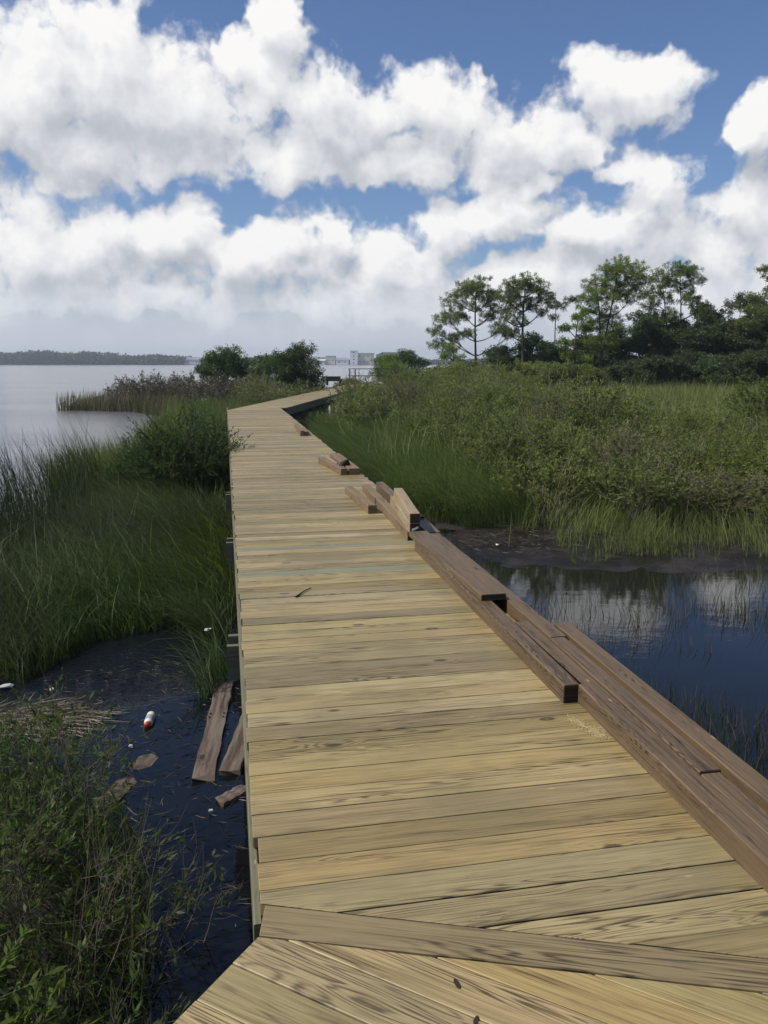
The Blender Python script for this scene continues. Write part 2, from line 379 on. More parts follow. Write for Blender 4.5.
# fan of planks where the walk turns by the camera
mb = MB()
ex = (A_top[1] - A_top[0]) / np.linalg.norm(A_top[1] - A_top[0]); ex2 = (A_bot[1] - A_bot[0]) / np.linalg.norm(A_bot[1] - A_bot[0])
plank_poly(mb, [A_top[0], A_bot[0] + np.array([.0, .002]), A_bot[0] + ex2 * 2.3, A_top[0] + ex * 2.3], ex, .001)
E2 = np.array([-.478, -.878]); E2 /= np.linalg.norm(E2); N2 = np.array([.878, -.478]); N2 /= np.linalg.norm(N2)
PA = A_bot[0]; k = -13
while k < 26:
    a = PA + E2 * (k * PITCH - .02); b = PA + E2 * ((k + 1) * PITCH - .0245)
    e = random.gauss(0, .006)
    poly = [a + N2 * e, a + N2 * (2.2), b + N2 * 2.2, b + N2 * e]
    poly = clip(poly, A_bot[0] - nrm(A_bot) * .004, -nrm(A_bot))
    if poly: plank_poly(mb, poly, N2, random.gauss(0, .001))
    k += 1
mb.build('decking', M['deck'], bw)
# far run
FD = np.array([.0815, 1.]); FD /= np.linalg.norm(FD); FN = np.array([FD[1], -FD[0]]); FW = float(np.dot(TURN_R - TURN_L, FN))
mb = MB(); s = -.3
while s < 31:
    poly = [TURN_L + FD * s, TURN_L + FD * s + FN * FW, TURN_L + FD * (s + PITCH - .004) + FN * FW, TURN_L + FD * (s + PITCH - .004)]
    poly = clip(poly, seam[0] + nrm(seam) * .003, nrm(seam))
    if poly: plank_poly(mb, poly, FN, random.gauss(0, .001))
    s += PITCH
END_L = TURN_L + FD * 31; END_R = END_L + FN * FW
XD = np.array([.96, .28]); XN = np.array([-XD[1], XD[0]]); s = 0                                  # last run, going off to the right behind the shrubs
base = END_L - np.array([0, .0])
while s < 9:
    a = END_L + XD * s; b = END_L + XD * (s + PITCH - .004)
    plank_poly(mb, [a + XN * .01, b + XN * .01, b + XN * 1.8, a + XN * 1.8], XN, 0); s += PITCH
mb.build('decking', M['deck'], bw)
for kx, ky, ln_, wd_, rz in ((457, 983, .034, .012, 1.9), (476, 1020, .03, .011, 1.2)):   # dark knots in the near planks
    p_ = at(kx, ky, .003); b = MB(); n_ = 12; V = [(p_[0] + ln_ / 2 * math.cos(t) * math.cos(rz) - wd_ / 2 * math.sin(t) * math.sin(rz), p_[1] + ln_ / 2 * math.cos(t) * math.sin(rz) + wd_ / 2 * math.sin(t) * math.cos(rz), z_) for z_ in (-.002, .003) for t in [2 * math.pi * i_ / n_ for i_ in range(n_)]]
    b.add(V, [list(range(n_, 2 * n_))] + [[i_, (i_ + 1) % n_, n_ + (i_ + 1) % n_, n_ + i_] for i_ in range(n_)]); b.build('knot', M['end'], bw)
# edge boards, joists, caps, piles
def beam(name, p0, p1, wl, wr, z0, z1, m='fascia'):
    b = MB(); box(b, p0, p1, wl, wr, z0, z1, .003); return b.build(name, M[m], bw)
beam('edge_board', w2(-.02, -.022), w2(27.2, -.022), .012, .012, -.28, -.043)
beam('edge_board', w2(-.3, W - .01), w2(25.8, W - .01), .012, .012, -.28, -.043)
beam('edge_board', A_bot[0] + N2 * -.02 , A_bot[0] + E2 * 3 + N2 * -.02, .012, .012, -.28, -.043)
beam('edge_board', TURN_L + FN * .02, END_L + FN * .02, .02, .02, -.28, -.043)
beam('edge_board', TURN_R - FN * .02, END_R - FN * .02, .02, .02, -.28, -.043)
beam('edge_board', TURN_R - FN*.0, TURN_R - FN*.0 + (TURN_L - TURN_R) * .02, .02, .02, -.28, -.043)
for t in (.45, .9, 1.35): beam('joist', w2(.3, t), w2(25.9, t), .02, .02, -.23, -.043, 'pile')
for t in (.55, 1.1): beam('joist', TURN_L + FN * t + FD * 1.3, END_L + FN * t, .02, .02, -.23, -.043, 'pile')
def pile(p, half=.08, z1=-.05):
    b = MB(); gz = float(ground_z(np.array([p[0]]), np.array([p[1]]))[0]) - .5
    x, y = p; c = math.cos(ANG); s_ = math.sin(ANG)
    n = 10; V = []
    for z, r in ((gz, half * 1.05), ((gz + z1) / 2, half), (z1 - .01, half), (z1, half * .9)):
        for k in range(n): a = 2 * PI * k / n; V.append((x + r * math.cos(a), y + r * math.sin(a), z))
    Fc = [[r * n + i, r * n + (i + 1) % n, (r + 1) * n + (i + 1) % n, (r + 1) * n + i] for r in range(3) for i in range(n)] + [list(range(3 * n, 4 * n))]
    UVs = [[((V[i][2]), (i % n) * .05 + x) for i in f] for f in Fc]
    b.add(V, Fc, UVs); return b.build('pile', M['pile'], bw, smooth=False)
PI = math.pi
s = -.15
bent = [3.02 + 3.1 * i for i in range(-1, 9)]
for i, s in enumerate(bent):
    if 0 < i:
        beam('cap_beam', w2(s, -.11), w2(s, W + .03), .0, .038, -.52, -.285, 'fascia'); beam('cap_beam', w2(s + .2, -.1), w2(s + .2, W + .03), .0, .038, -.52, -.285, 'fascia')
    else:
        beam('cap_beam', w2(s, .02), w2(s, W + .1), .0, .038, -.52, -.285, 'pile')
    pile(w2(s + .10, .12), .085, -.3); pile(w2(s + .10, W - .2), .085, -.3)
for i in range(1, 12):
    for t in (.1, FW - .1):
        pile(TURN_L + FD * (i * 2.6) + FN * t, .09, -.3)
    beam('cap_beam', TURN_L + FD * (i * 2.6) + FN * -.1, TURN_L + FD * (i * 2.6) + FN * (FW + .1), .04, .04, -.5, -.285, 'pile')
for i in (1, 3, 5, 7, 9):                              # cross braces under the far run
    a = TURN_R + FD * (i * 2.6 - 1); b_ = TURN_R + FD * (i * 2.6 + 1.6)
    b = MB(); V = []
    pa, pb = a + FN * .05, b_ + FN * .05
    for p, z in ((pa, -.3), (pa, -.45), (pb, -1.15), (pb, -1.0)): V += [(*p, z), (*(p + FN * .04), z)]
    b.add(V, [[0, 2, 4, 6], [1, 7, 5, 3], [0, 1, 3, 2], [2, 3, 5, 4], [4, 5, 7, 6], [6, 7, 1, 0]]); b.build('cross_brace', M['pile'], bw)

# railing beyond the far bend
rl = empty('railing', (*END_R, 0), label='thin grey railing at the far end of the boardwalk', cat='railing')
M['rail'] = flat('rail_wood', (.1, .1, .1), .7, var=.2)
def rbox(mbx, c0, c1, h):                               # axis box between two 3d points
    (x0, y0, z0), (x1, y1, z1) = c0, c1; a = np.array([x1 - x0, y1 - y0, z1 - z0]); L_ = np.linalg.norm(a); a = a / L_
    up = np.array([0, 0, 1.]) if abs(a[2]) < .9 else np.array([1., 0, 0]); q = np.cross(a, up); q /= np.linalg.norm(q); w = np.cross(q, a)
    V = [np.array(p) + q * h * i + w * h * j for p in (c0, c1) for i, j in ((-1, -1), (1, -1), (1, 1), (-1, 1))]
    ou = random.uniform(0, 40); e = [(ou, 0), (ou, .1), (ou + L_, .1), (ou + L_, 0)]
    mbx.add(V, [[0, 1, 5, 4], [1, 2, 6, 5], [2, 3, 7, 6], [3, 0, 4, 7], [3, 2, 1, 0], [4, 5, 6, 7]], [e] * 6)
for off in (.06, 1.75):
    for i in range(4):
        p = END_L + XD * (.6 + i * 2.2) + XN * off - END_R; b = MB(); rbox(b, (p[0], p[1], -.3), (p[0], p[1], 1.05), .04); b.build('post', M['rail'], rl)
    for z in (1.05, .55):
        a = END_L + XD * .5 + XN * off - END_R; c_ = END_L + XD * 8.2 + XN * off - END_R; b = MB(); rbox(b, (a[0], a[1], z + .03), (c_[0], c_[1], z + .03), .02); b.build('rail', M['rail'], rl)

# ------------------------------------------------------------------ loose timbers on the deck, (s0,t0 left edge) -> (s1,t1 left edge)
def timber(name, s0, t0, s1, t1, w, z0, z1, m, label, group=None, cat='timber', we=None, end='end'):
    a = w2(s0, t0); b = w2(s1, t1); o = empty(name, (a[0], a[1], z0), label=label, cat=cat, group=group)
    L_ = np.linalg.norm(b - a); mbx = MB(); box(mbx, (0, 0), b - a, 0, w, 0, z1 - z0, .005, we); body = mbx.build('timber_body', M[m], o)
    d = (b - a) / L_; q = np.array([d[1], -d[0]])
    for p, sg in (((0, 0), -1), (b - a, 1)):           # rough sawn end faces, shade painted in by default, set 2 mm proud
        p = np.array(p); mbe = MB(); hh = z1 - z0; e = .004; dz = 0 if we is None else (we[0] if sg < 0 else we[1])
        V = [(*(p + d * sg * .0 + q * x), z + dz) for x, z in ((e, e), (w - e, e), (w - e, hh - e), (e, hh - e))] + [(*(p + d * sg * .003 + q * x), z + dz) for x, z in ((e, e), (w - e, e), (w - e, hh - e), (e, hh - e))]
        r_ = random.uniform(0, 40); e4 = [(r_, r_), (r_ + .03, r_), (r_ + .03, r_ + hh), (r_, r_ + hh)]
        Fc = [[4, 5, 6, 7], [0, 1, 5, 4], [1, 2, 6, 5], [2, 3, 7, 6], [3, 0, 4, 7]]
        if sg > 0: Fc = [f[::-1] for f in Fc]
        mbe.add(V, Fc, [e4] * 5); mbe.build('end_face', M[end], o)
    return o
B = .089
timber('timber', -1.6, 1.634, 1.98, 1.712, .092, .002, B, 'timber', 'outermost brown timber on the right deck edge, nearest to the camera')
timber('timber', 1.76, 1.60, 4.46, 1.615, .095, .001, B - .002, 'timber', 'brown outer timber along the deck edge behind the flat top board', we=None)
timber('timber', -1.6, 1.424, 2.03, 1.488, .095, .002, B, 'timber', 'long brown timber with a tall lit side face running off the lower right corner')
timber('timber', .305, 1.560, 1.74, 1.590, .085, .002, B + .001, 'timber', 'grey brown timber lying flush between two longer timbers, dark gap beside it')
timber('timber', -1.6, 1.527, .297, 1.561, .078, .002, B - .006, 'timber', 'dark brown timber butted end to end at the lower right edge')
timber('timber', 1.13, 1.402, 4.2, 1.43, .092, .002, B, 'timber', 'square timber with a shaded dark cut end on the deck beside sawdust')
timber('board', 2.45, 1.436, 4.36, 1.414, .16, B + .003, B + .041, 'timber', 'flat wide brown board laid on top of two timbers', cat='board')
timber('timber', 4.57, 1.452, 6.32, 1.497, .09, .002, B, 'timber_pale', 'weathered grey timber lying under the stacked pair of timbers')
timber('timber', 6.33, 1.492, 7.32, 1.515, .09, .002, B, 'timber_pale', 'short tan timber butted behind the weathered grey one')
timber('timber', 5.1, 1.64, 7.35, 1.69, .09, .002, B + .02, 'timber', 'dark brown timber at the deck edge behind the stacked pair of timbers')
o1 = timber('timber', 4.46, 1.446, 5.9, 1.57, .09, B + .002, 2 * B, 'timber_light', 'lower tan timber of the stacked pair, white tag on its shaded dark end')
timber('timber', 4.44, 1.442, 5.85, 1.598, .09, 2 * B + .004, 3 * B, 'timber_light', 'upper tan timber of the stacked pair with a shaded dark end')
timber('board', 4.48, 1.60, 5.6, 1.63, .13, .002, B, 'timber', 'dark board lying under the outer side of the stacked pair', cat='board')
M['white'] = flat('white_plastic', (.75, .75, .73), .5, var=.1, scale=30)
mbx = MB(); a = w2(4.448, 1.458) - w2(4.46, 1.446); 
Vt = []
for (t, z) in ((.02, .02), (.075, .045), (.07, .062), (.017, .038)):
    for dd in (-.012, -.009): p = D * dd + N * t; Vt.append((p[0], p[1], z))
mbx.add(Vt, [[0, 2, 4, 6], [7, 5, 3, 1], [0, 1, 3, 2], [2, 3, 5, 4], [4, 5, 7, 6], [6, 7, 1, 0]]); mbx.build('tag', M['white'], o1)
timber('timber', 5.88, 1.335, 7.22, 1.29, .09, .002, B, 'timber_pale', 'short square timber alone on the deck left of the stacked pair', end='timber')
timber('timber', 8.78, 1.463, 10.24, 1.315, .09, .002, B, 'timber_pale', 'left timber of the pair lying skewed with a dark scrap on top', end='timber')
timber('timber', 8.79, 1.575, 10.75, 1.56, .16, .002, B, 'timber_pale', 'right broader timber of the pair at the deck edge with a dark scrap on top', end='timber')
timber('timber', 9.5, 1.44, 10.62, 1.40, .085, .001, B - .01, 'timber_light', 'pale short timber showing behind the skewed pair')
timber('timber', 14.9, 1.465, 17.2, 1.53, .085, .002, B + .02, 'timber_pale', 'farthest timber of all on the deck, longer left one of the small far pair', end='timber')
timber('timber', 14.92, 1.56, 16.1, 1.60, .085, .002, B, 'timber_pale', 'short right timber of the small far pair', end='timber')
p = w2(9.15, 1.56); sc = empty('wood_scrap', (*p, B), rz=.5, label='small dark wood scrap lying on top of the skewed pair of timbers', cat='wood scrap')
mbx = MB(); mbx.add([(-.07, -.05, 0), (.09, -.04, 0), (.08, .06, 0), (-.06, .05, 0), (-.03, -.03, .05), (.05, -.035, .09), (.05, .04, .08), (-.035, .035, .045)],
    [[3, 2, 1, 0], [4, 5, 6, 7], [0, 1, 5, 4], [1, 2, 6, 5], [2, 3, 7, 6], [3, 0, 4, 7]]); mbx.build('block', M['end'], sc)
# nail heads on the near timbers
# ------------------------------------------------------------------ tubes, leaves, blades
def tube_arr(pts, r0, r1, k=4):
    pts = np.asarray(pts, float); n = len(pts); T = np.gradient(pts, axis=0); T /= np.linalg.norm(T, axis=1)[:, None] + 1e-9
    ref = np.array([.3, .2, 1.]) if abs(T[0, 2]) < .8 else np.array([1., .2, 0]); Q = np.cross(T, ref); Q /= np.linalg.norm(Q, axis=1)[:, None] + 1e-9; B_ = np.cross(T, Q)
    r = np.linspace(r0, r1, n)[:, None]
    V = np.stack([pts + r * (math.cos(2 * PI * i / k) * Q + math.sin(2 * PI * i / k) * B_) for i in range(k)], 1).reshape(-1, 3)
    i = np.arange(n * k).reshape(n, k); j = np.roll(i, -1, 1)
    Fq = np.stack([i[:-1], j[:-1], j[1:], i[1:]], -1).reshape(-1, 4)
    return V, Fq
class Arr:
    def __init__(s): s.V = []; s.F = []; s.n = 0
    def add(s, V, Q): s.V.append(V); s.F.append(Q + s.n); s.n += len(V)
    def get(s): return np.concatenate(s.V), np.concatenate(s.F)
def unit(v): return v / (np.linalg.norm(v, axis=-1, keepdims=True) + 1e-9)
def leaf_arr(P, Dr, l, w, r):
    n = len(P); Dr = unit(Dr); rv = unit(r.normal(size=(n, 3))); S = unit(np.cross(Dr, rv)); Nn = np.cross(S, Dr)
    l = np.broadcast_to(l, n)[:, None]; w = np.broadcast_to(w, n)[:, None]
    V = np.stack([P, P + Dr * l * .5 + S * w * .5 + Nn * w * .15, P + Dr * l, P + Dr * l * .5 - S * w * .5 + Nn * w * .15], 1).reshape(-1, 3)
    return V, np.arange(4 * n).reshape(n, 4)
def blade_arr(P, h, az, lean, droop, w, r, K=5):
    n = len(P); t = np.linspace(0, 1, K + 1)[None, :]
    d = np.stack([np.cos(az), np.sin(az)], -1)
    hor = (lean[:, None] * (t ** 1.7) * .9) * h[:, None]
    z = h[:, None] * (t - droop[:, None] * t ** 2.6)
    wig = (r.normal(size=(n, 1)) * .04) * h[:, None] * np.sin(t * 3.3)
    pd = np.stack([-d[:, 1], d[:, 0]], -1)
    X = P[:, None, 0] + d[:, None, 0] * hor + pd[:, None, 0] * wig; Y = P[:, None, 1] + d[:, None, 1] * hor + pd[:, None, 1] * wig; Z = P[:, None, 2] + z
    fa = r.uniform(0, PI, n); wd = np.stack([np.cos(fa), np.sin(fa)], -1)
    ww = w[:, None] * np.array([1, 1, .9, .75, .5, .06, .03, .03])[None, :K + 1] * .5 if K <= 7 else None
    Lf = np.stack([X - wd[:, None, 0] * ww, Y - wd[:, None, 1] * ww, Z], -1); Rt = np.stack([X + wd[:, None, 0] * ww, Y + wd[:, None, 1] * ww, Z], -1)
    V = np.stack([Lf, Rt], 2).reshape(-1, 3)
    b = (np.arange(n) * (2 * (K + 1)))[:, None]; k = np.arange(K)[None, :] * 2
    Q = np.stack([b + k, b + k + 1, b + k + 3, b + k + 2], -1).reshape(-1, 4)
    return V, Q
def scatter(n, x0, x1, y0, y1, mask):
    X = rng.uniform(x0, x1, n * 3); Y = rng.uniform(y0, y1, n * 3); k = mask(X, Y); X, Y = X[k][:n], Y[k][:n]; return X, Y
def deck_left(Y): return .06 - .196 * Y
def deck_right(Y): return .06 - .196 * Y + 1.84
def off_deck(X, Y, m=.1):
    a = (X > deck_left(Y) - m) & (X < deck_right(Y) + m) & (Y < 28)
    xl = TURN_L[0] + (Y - TURN_L[1]) * .0815
    b = (X > xl - m) & (X < xl + FW + m) & (Y > 25.5)
    return ~(a | b)
def grass(name, X, Y, hm, hs, wid, matk, label, cat='grass', leanm=.35, leans=.15, field=.25, dr=.3, K=5, flow=None, drs=.15):
    n = len(X); Z = np.maximum(ground_z(X, Y), WZ) - .02
    h = np.clip(rng.normal(hm, hs, n), hm * .35, hm * 1.7)
    if flow is None: az = PI * 2 * (wob(X, Y, field) * .5 + .5) + rng.normal(0, .7, n)
    else: az = flow(X, Y) + rng.normal(0, .45, n)
    V, Q = blade_arr(np.stack([X, Y, Z], -1), h, az, np.clip(rng.normal(leanm, leans, n), 0, 2), np.clip(rng.normal(dr, drs, n), 0, .85), np.full(n, wid) * rng.uniform(.6, 1.4, n), rng, K)
    return tag(fast_mesh(name, V, Q, M[matk]), label, cat, kind='stuff')
GS = 1.0
def N_(n): return int(n * GS)
# left rush bed
def bush_near(X, Y): return True
X, Y = scatter(N_(60000), -13, -1, 6, 22, lambda X, Y: (land_sd(X, Y, (0,)) + .35 * wob(X, Y, 1.1) > .0) & off_deck(X, Y, .02) & (rng.uniform(0, 1, len(X)) < np.clip(11 / Y, 0, 1) ** 1.2))
grass('rush_grass', X, Y, .85, .2, .0085, 'rush', 'dark green long rush grass swirling left of the boardwalk', leanm=.75, leans=.3, dr=.4, field=.3)
X, Y = scatter(N_(2200), -10.5, -1, 7, 22, lambda X, Y: (land_sd(X, Y, (0,)) > .2) & off_deck(X, Y, .02))
grass('dead_stalks', X, Y, .75, .2, .004, 'brown_rush', 'pale dead stalks tangled through the rush grass', leanm=1.0, leans=.4, dr=.4, cat='dead stalks')
# tall dark reeds standing against the river at the left edge
X, Y = scatter(N_(2300), -9.5, -4.2, 9.0, 16.5, lambda X, Y: (land_sd(X, Y, (0,)) > -1.3) & (X < -4.7 - .22 * (Y - 12)) & (rng.uniform(0,1,len(X)) < .35 + .65*(wob(X, Y, 1.2) > -.2)))
grass('needle_rush', X, Y, 1.35, .3, .009, 'rush_dark', 'tall dark needle rush standing against the bright river at the left edge', leanm=.3, leans=.15, dr=.08, cat='rushes', drs=.05)
# paler upright grass at the water edge
X, Y = scatter(N_(9000), -9.8, -5, 14.5, 27, lambda X, Y: ((land_sd(X, Y, (0,)) + .3 * wob(X, Y, 2) > -.1) & (X < -4.9 - .05 * Y)) | (land_sd(X, Y, (3,)) > -.3))
grass('cordgrass', X, Y, .85, .2, .013, 'grass', 'upright green cordgrass at the river edge behind the rushes', leanm=.22, leans=.12, dr=.08, drs=.05)
X, Y = scatter(N_(17000), -14, -4.2, 26, 41, lambda X, Y: (land_sd(X, Y, (0,)) + .4 * wob(X, Y, .8) > -.2) & off_deck(X, Y, .02) & (X > -3.5 - .21 * Y - .0 * Y))
grass('cordgrass', X, Y, .85, .2, .022, 'grass', 'bright green cordgrass meadow before the far bend of the boardwalk', leanm=.2, leans=.1, dr=.1)
X, Y = scatter(N_(12000), -20, -8, 38, 62, lambda X, Y: (land_sd(X, Y, (0,)) + .4 * wob(X, Y, .8) > -.1) & (X < -3.5 - .2 * Y + 1.5))
grass('brown_rushes', X, Y, .85, .25, .026, 'brown_rush', 'brown rushes on the low point reaching into the river', leanm=.2, leans=.1, dr=.08, cat='rushes')
# right soft grass by the walk
X, Y = scatter(N_(32000), -3.2, 4, 13.0, 32, lambda X, Y: (land_sd(X, Y, (1,)) + .3 * wob(X, Y, 1.6) > .1) & off_deck(X, Y, .1) & (X < 1.9 + .1 * (20 - Y)))
grass('soft_grass', X, Y, 1.05, .2, .010, 'grass_soft', 'soft bright green grass leaning over beside the right deck edge', leanm=.7, leans=.25, dr=.4, flow=lambda X, Y: PI + .6 + .5 * wob(X, Y, .6))
X, Y = scatter(N_(17000), 1.0, 14, 10.2, 15.5, lambda X, Y: (land_sd(X, Y, (1,)) + .6 * wob(X, Y, 1.9) > np.where(X > 2.6, .55, 1.5)) & (rng.uniform(0, 1, len(X)) < .12 + .88 * (wob(X, Y, 2.3) > .0)))
grass('fringe_grass', X, Y, .45, .14, .008, 'grass_yellow', 'yellow green grass fringe between the mud bank and the shrubs', leanm=.35, leans=.2, dr=.2)
X, Y = scatter(N_(20000), -3, 30, 14, 52, lambda X, Y: (land_sd(X, Y, (1,)) > .4) & (wob(X, Y, .5) > -.15) & off_deck(X, Y, .3) & (X < .75 * Y + 2) & (rng.uniform(0, 1, len(X)) < np.clip(22 / Y, 0, 1) ** 1.3))
grass('marsh_grass', X, Y, 1.1, .3, .016, 'grass_yellow', 'olive green marsh grass growing between the shrubs on the right', leanm=.3, leans=.15, dr=.2)
X, Y = scatter(N_(34000), 6, 42, 37, 56, lambda X, Y: (land_sd(X, Y, (1,)) > .4) & (X < .6 * Y + 2) & (X > .17 * Y))
grass('meadow_grass', X, Y, 1.0, .25, .024, 'grass_yellow', 'light yellow green meadow grass in front of the dark oaks', leanm=.2, leans=.1, dr=.1)
X, Y = scatter(N_(1100), 1.5, 30, 12.2, 40, lambda X, Y: (land_sd(X, Y, (1,)) > 1.3) & (X > deck_right(Y) + 2) & (wob(X, Y, .8) > .35) & (X < .7 * Y))
grass('dead_stalks', X, Y, 1.45, .3, .012, 'dead', 'pale dry stalks standing among the shrubs on the right', leanm=.25, leans=.2, dr=.04, cat='dead stalks')
# sparse stalks standing in the right pond
def pondmask(X, Y): return (land_sd(X, Y, (1,)) < -.15) & (X > deck_right(Y) + .3) & (wob(X, Y, .9) + .5 * wob(Y, X, 2.2) > -.1)
X, Y = scatter(N_(4200), 1.2, 8, 3.0, 10.3, pondmask)
grass('pond_stalks', X, Y, .2, .08, .005, 'brown_rush', 'thin sparse olive stalks standing in the dark pond on the right', leanm=.3, leans=.2, dr=.05, cat='water plants')
X, Y = scatter(N_(1600), 1.9, 8, 4.2, 8.8, lambda X, Y: pondmask(X, Y) & (wob(X, Y, .9) > .15))
grass('pond_grass', X, Y, .2, .07, .006, 'rush', 'green grass clumps standing in the dark pond on the right', leanm=.3, leans=.2, dr=.1, cat='water plants')
# tufts in the left dark water and beside the near shrubs
X, Y = scatter(N_(20000), -6.5, -.9, 5.6, 9.0, lambda X, Y: (Y > 6.55 + .45 * wob(X, Y, 1.4)) & (((X + 2.2) / .85) ** 2 + ((Y - 6.9) / .95) ** 2 > 1 + .3 * wob(X, Y, 3)) & off_deck(X, Y, .1))
grass('water_tufts', X, Y, .55, .15, .007, 'rush', 'dark green grass tufts standing in the shallow water left of the walk', leanm=.9, leans=.3, dr=.45)
X, Y = scatter(N_(5500), -3.6, -.6, .8, 5.2, lambda X, Y: (land_sd(X, Y, (2,)) > -.45) & (rng.uniform(0, 1, len(X)) < .3 + .7 * (wob(X, Y, 1.6) > 0)) & (X < -.2 - .3 * Y + .1))
grass('near_grass', X, Y, .6, .18, .006, 'rush', 'dark arching grass blades under the near shrubs at lower left', leanm=.8, leans=.3, dr=.4)

# ------------------------------------------------------------------ shrubs
def make_shrub(name, seed, h, rad, nst, ntw, nlf, ll, lw, fm, sm, sparse=0., r0=.012, up=.7, droop=.0, **tg):
    r = np.random.default_rng(seed); st = Arr(); LP = []; LD = []
    root = empty(name, **tg)
    for i in range(nst):
        a = r.uniform(0, 2 * PI); rr = rad * math.sqrt(r.uniform(0, 1)); top = np.array([math.cos(a) * rr, math.sin(a) * rr, h * (1 - .45 * (rr / rad) ** 2) * r.uniform(.75, 1.05)])
        b0 = np.array([top[0] * .2, top[1] * .2, -.05]) + np.append(r.normal(0, .05, 2), 0)
        t = np.linspace(0, 1, 7)[:, None]; pts = b0 + (top - b0) * np.c_[t ** 1.3, t ** 1.3, t ** .85] + np.sin(t * 5 + i) * r.normal(0, .025 * h, 3)
        V, Q = tube_arr(pts, r0 * r.uniform(.7, 1.3), r0 * .25, 4); st.add(V, Q)
        for j in range(ntw):
            f = r.uniform(.25, 1) ** .7; k = f * 6; k0 = min(int(k), 5); p = pts[k0] + (pts[k0 + 1] - pts[k0]) * (k - k0)
            out = p.copy(); out[2] = 0; d = unit(unit(out + 1e-3) * .7 + np.array([0, 0, up]) + r.normal(0, .55, 3)); L_ = h * r.uniform(.12, .3)
            tt = np.linspace(0, 1, 4)[:, None]; tw = p + d * tt * L_ + np.array([0, 0, 1]) * (tt ** 2) * L_ * (.2 - droop) + np.sin(tt * 4) * r.normal(0, .03 * h * .5, 3)
            V, Q = tube_arr(tw, r0 * .35, r0 * .15, 3); st.add(V, Q)
            if r.uniform() < sparse: continue
            q = r.uniform(.15, 1, nlf); kk = q * 3; k1 = np.minimum(kk.astype(int), 2); lp = tw[k1] + (tw[k1 + 1] - tw[k1]) * (kk - k1)[:, None]
            LP.append(lp); LD.append(d * .8 + r.normal(0, .55, (nlf, 3)) + np.array([0, 0, .25]))
    V, Q = st.get(); fast_mesh('stems', V, Q, M[sm], root)
    P = np.concatenate(LP); Dd = np.concatenate(LD); P[:, 2] = np.maximum(P[:, 2], .02)
    V, Q = leaf_arr(P, Dd, ll * r.uniform(.6, 1.3, len(P)), lw * r.uniform(.7, 1.2, len(P)), r); fast_mesh('foliage', V, Q, M[fm], root)
    return root
def place(o, x, y, rz, sc, dz=-.03, sz=None):
    o.location = (x, y, float(ground_z(np.array([x]), np.array([y]))[0]) + dz); o.rotation_euler = (0, 0, rz); o.scale = (sc, sc, sz or sc)

# near marsh-elder shrubs, lower left
near = [  # x, y, height, radius, stems, twigs, leaves, sparse, label
 (-1.5, 1.95, 1.0, .5, 38, 14, 20, .05, 'leafy green shrub filling the lower left corner of the view'),
 (-2.3, 2.8, .95, .6, 32, 13, 10, .35, 'dense shrub at the left edge above the corner shrub'),
 (-1.3, 2.9, .95, .5, 26, 12, 6, .6, 'thin shrub with bare tan twigs nearest the dark water by the deck edge'),
 (-1.7, 3.9, .95, .5, 24, 11, 8, .45, 'twiggy shrub reaching up below the floating bottle'),
 (-2.75, 4.2, .8, .6, 26, 11, 8, .5, 'half bare shrub below the mat of dead reeds'),
 (-1.15, 1.35, .8, .4, 20, 11, 10, .3, 'low dark shrub tucked under the deck corner'),
 (-1.95, 1.3, 1.05, .5, 24, 11, 14, .1, 'shrub at the bottom edge left of the corner shrub'),
 (-1.85, 3.3, .85, .5, 26, 12, 8, .45, 'dark twiggy shrub in the middle of the lower left clump'),
 (-2.15, 4.75, .8, .45, 18, 10, 8, .5, 'farthest small shrub of the lower left clump, below the dead reed mat'),
 (-1.0, 2.25, .75, .4, 22, 12, 5, .6, 'open twiggy shrub leaning toward the deck corner'),
 (-1.12, 3.35, .7, .38, 16, 10, 4, .7, 'sparse bare twigged shrub nearest the broken floating board'),
 (-.92, 1.75, .6, .3, 16, 10, 6, .5, 'small twiggy shrub right at the bottom of the deck corner'),
]
for i, (x, y, h, rd, ns, nt_, nl, sp, lab) in enumerate(near):
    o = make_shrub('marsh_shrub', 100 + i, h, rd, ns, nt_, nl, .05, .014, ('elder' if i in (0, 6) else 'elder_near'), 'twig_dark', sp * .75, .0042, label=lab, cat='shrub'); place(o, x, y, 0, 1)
# big myrtle left of the walk
o = make_shrub('myrtle_bush', 200, 1.7, .95, 110, 16, 22, .05, .02, 'myrtle', 'bark', 0, .012, label='large dark green rounded bush against the left deck edge', cat='bush'); place(o, -3.55, 14.2, 0, 1)
o = make_shrub('myrtle_bush', 201, 1.2, .6, 50, 13, 18, .05, .02, 'myrtle', 'bark', 0, .012, label='smaller dark bush between the big rounded bush and the rushes', cat='bush'); place(o, -4.7, 15.2, 0, 1)
o = make_shrub('small_shrub', 202, 1.5, .5, 14, 8, 8, .08, .035, 'myrtle', 'bark', .2, .008, label='small shrub whose leafy tip hangs over the left deck edge before the bend', cat='shrub'); place(o, -5.2, 23.2, 0, 1)
o = make_shrub('small_shrub', 203, 1.1, .4, 10, 6, 8, .08, .03, 'bright', 'twig', .2, .01, label='small bright shrub in the cordgrass at the river edge', cat='shrub'); place(o, -6.6, 22.2, 0, 1)

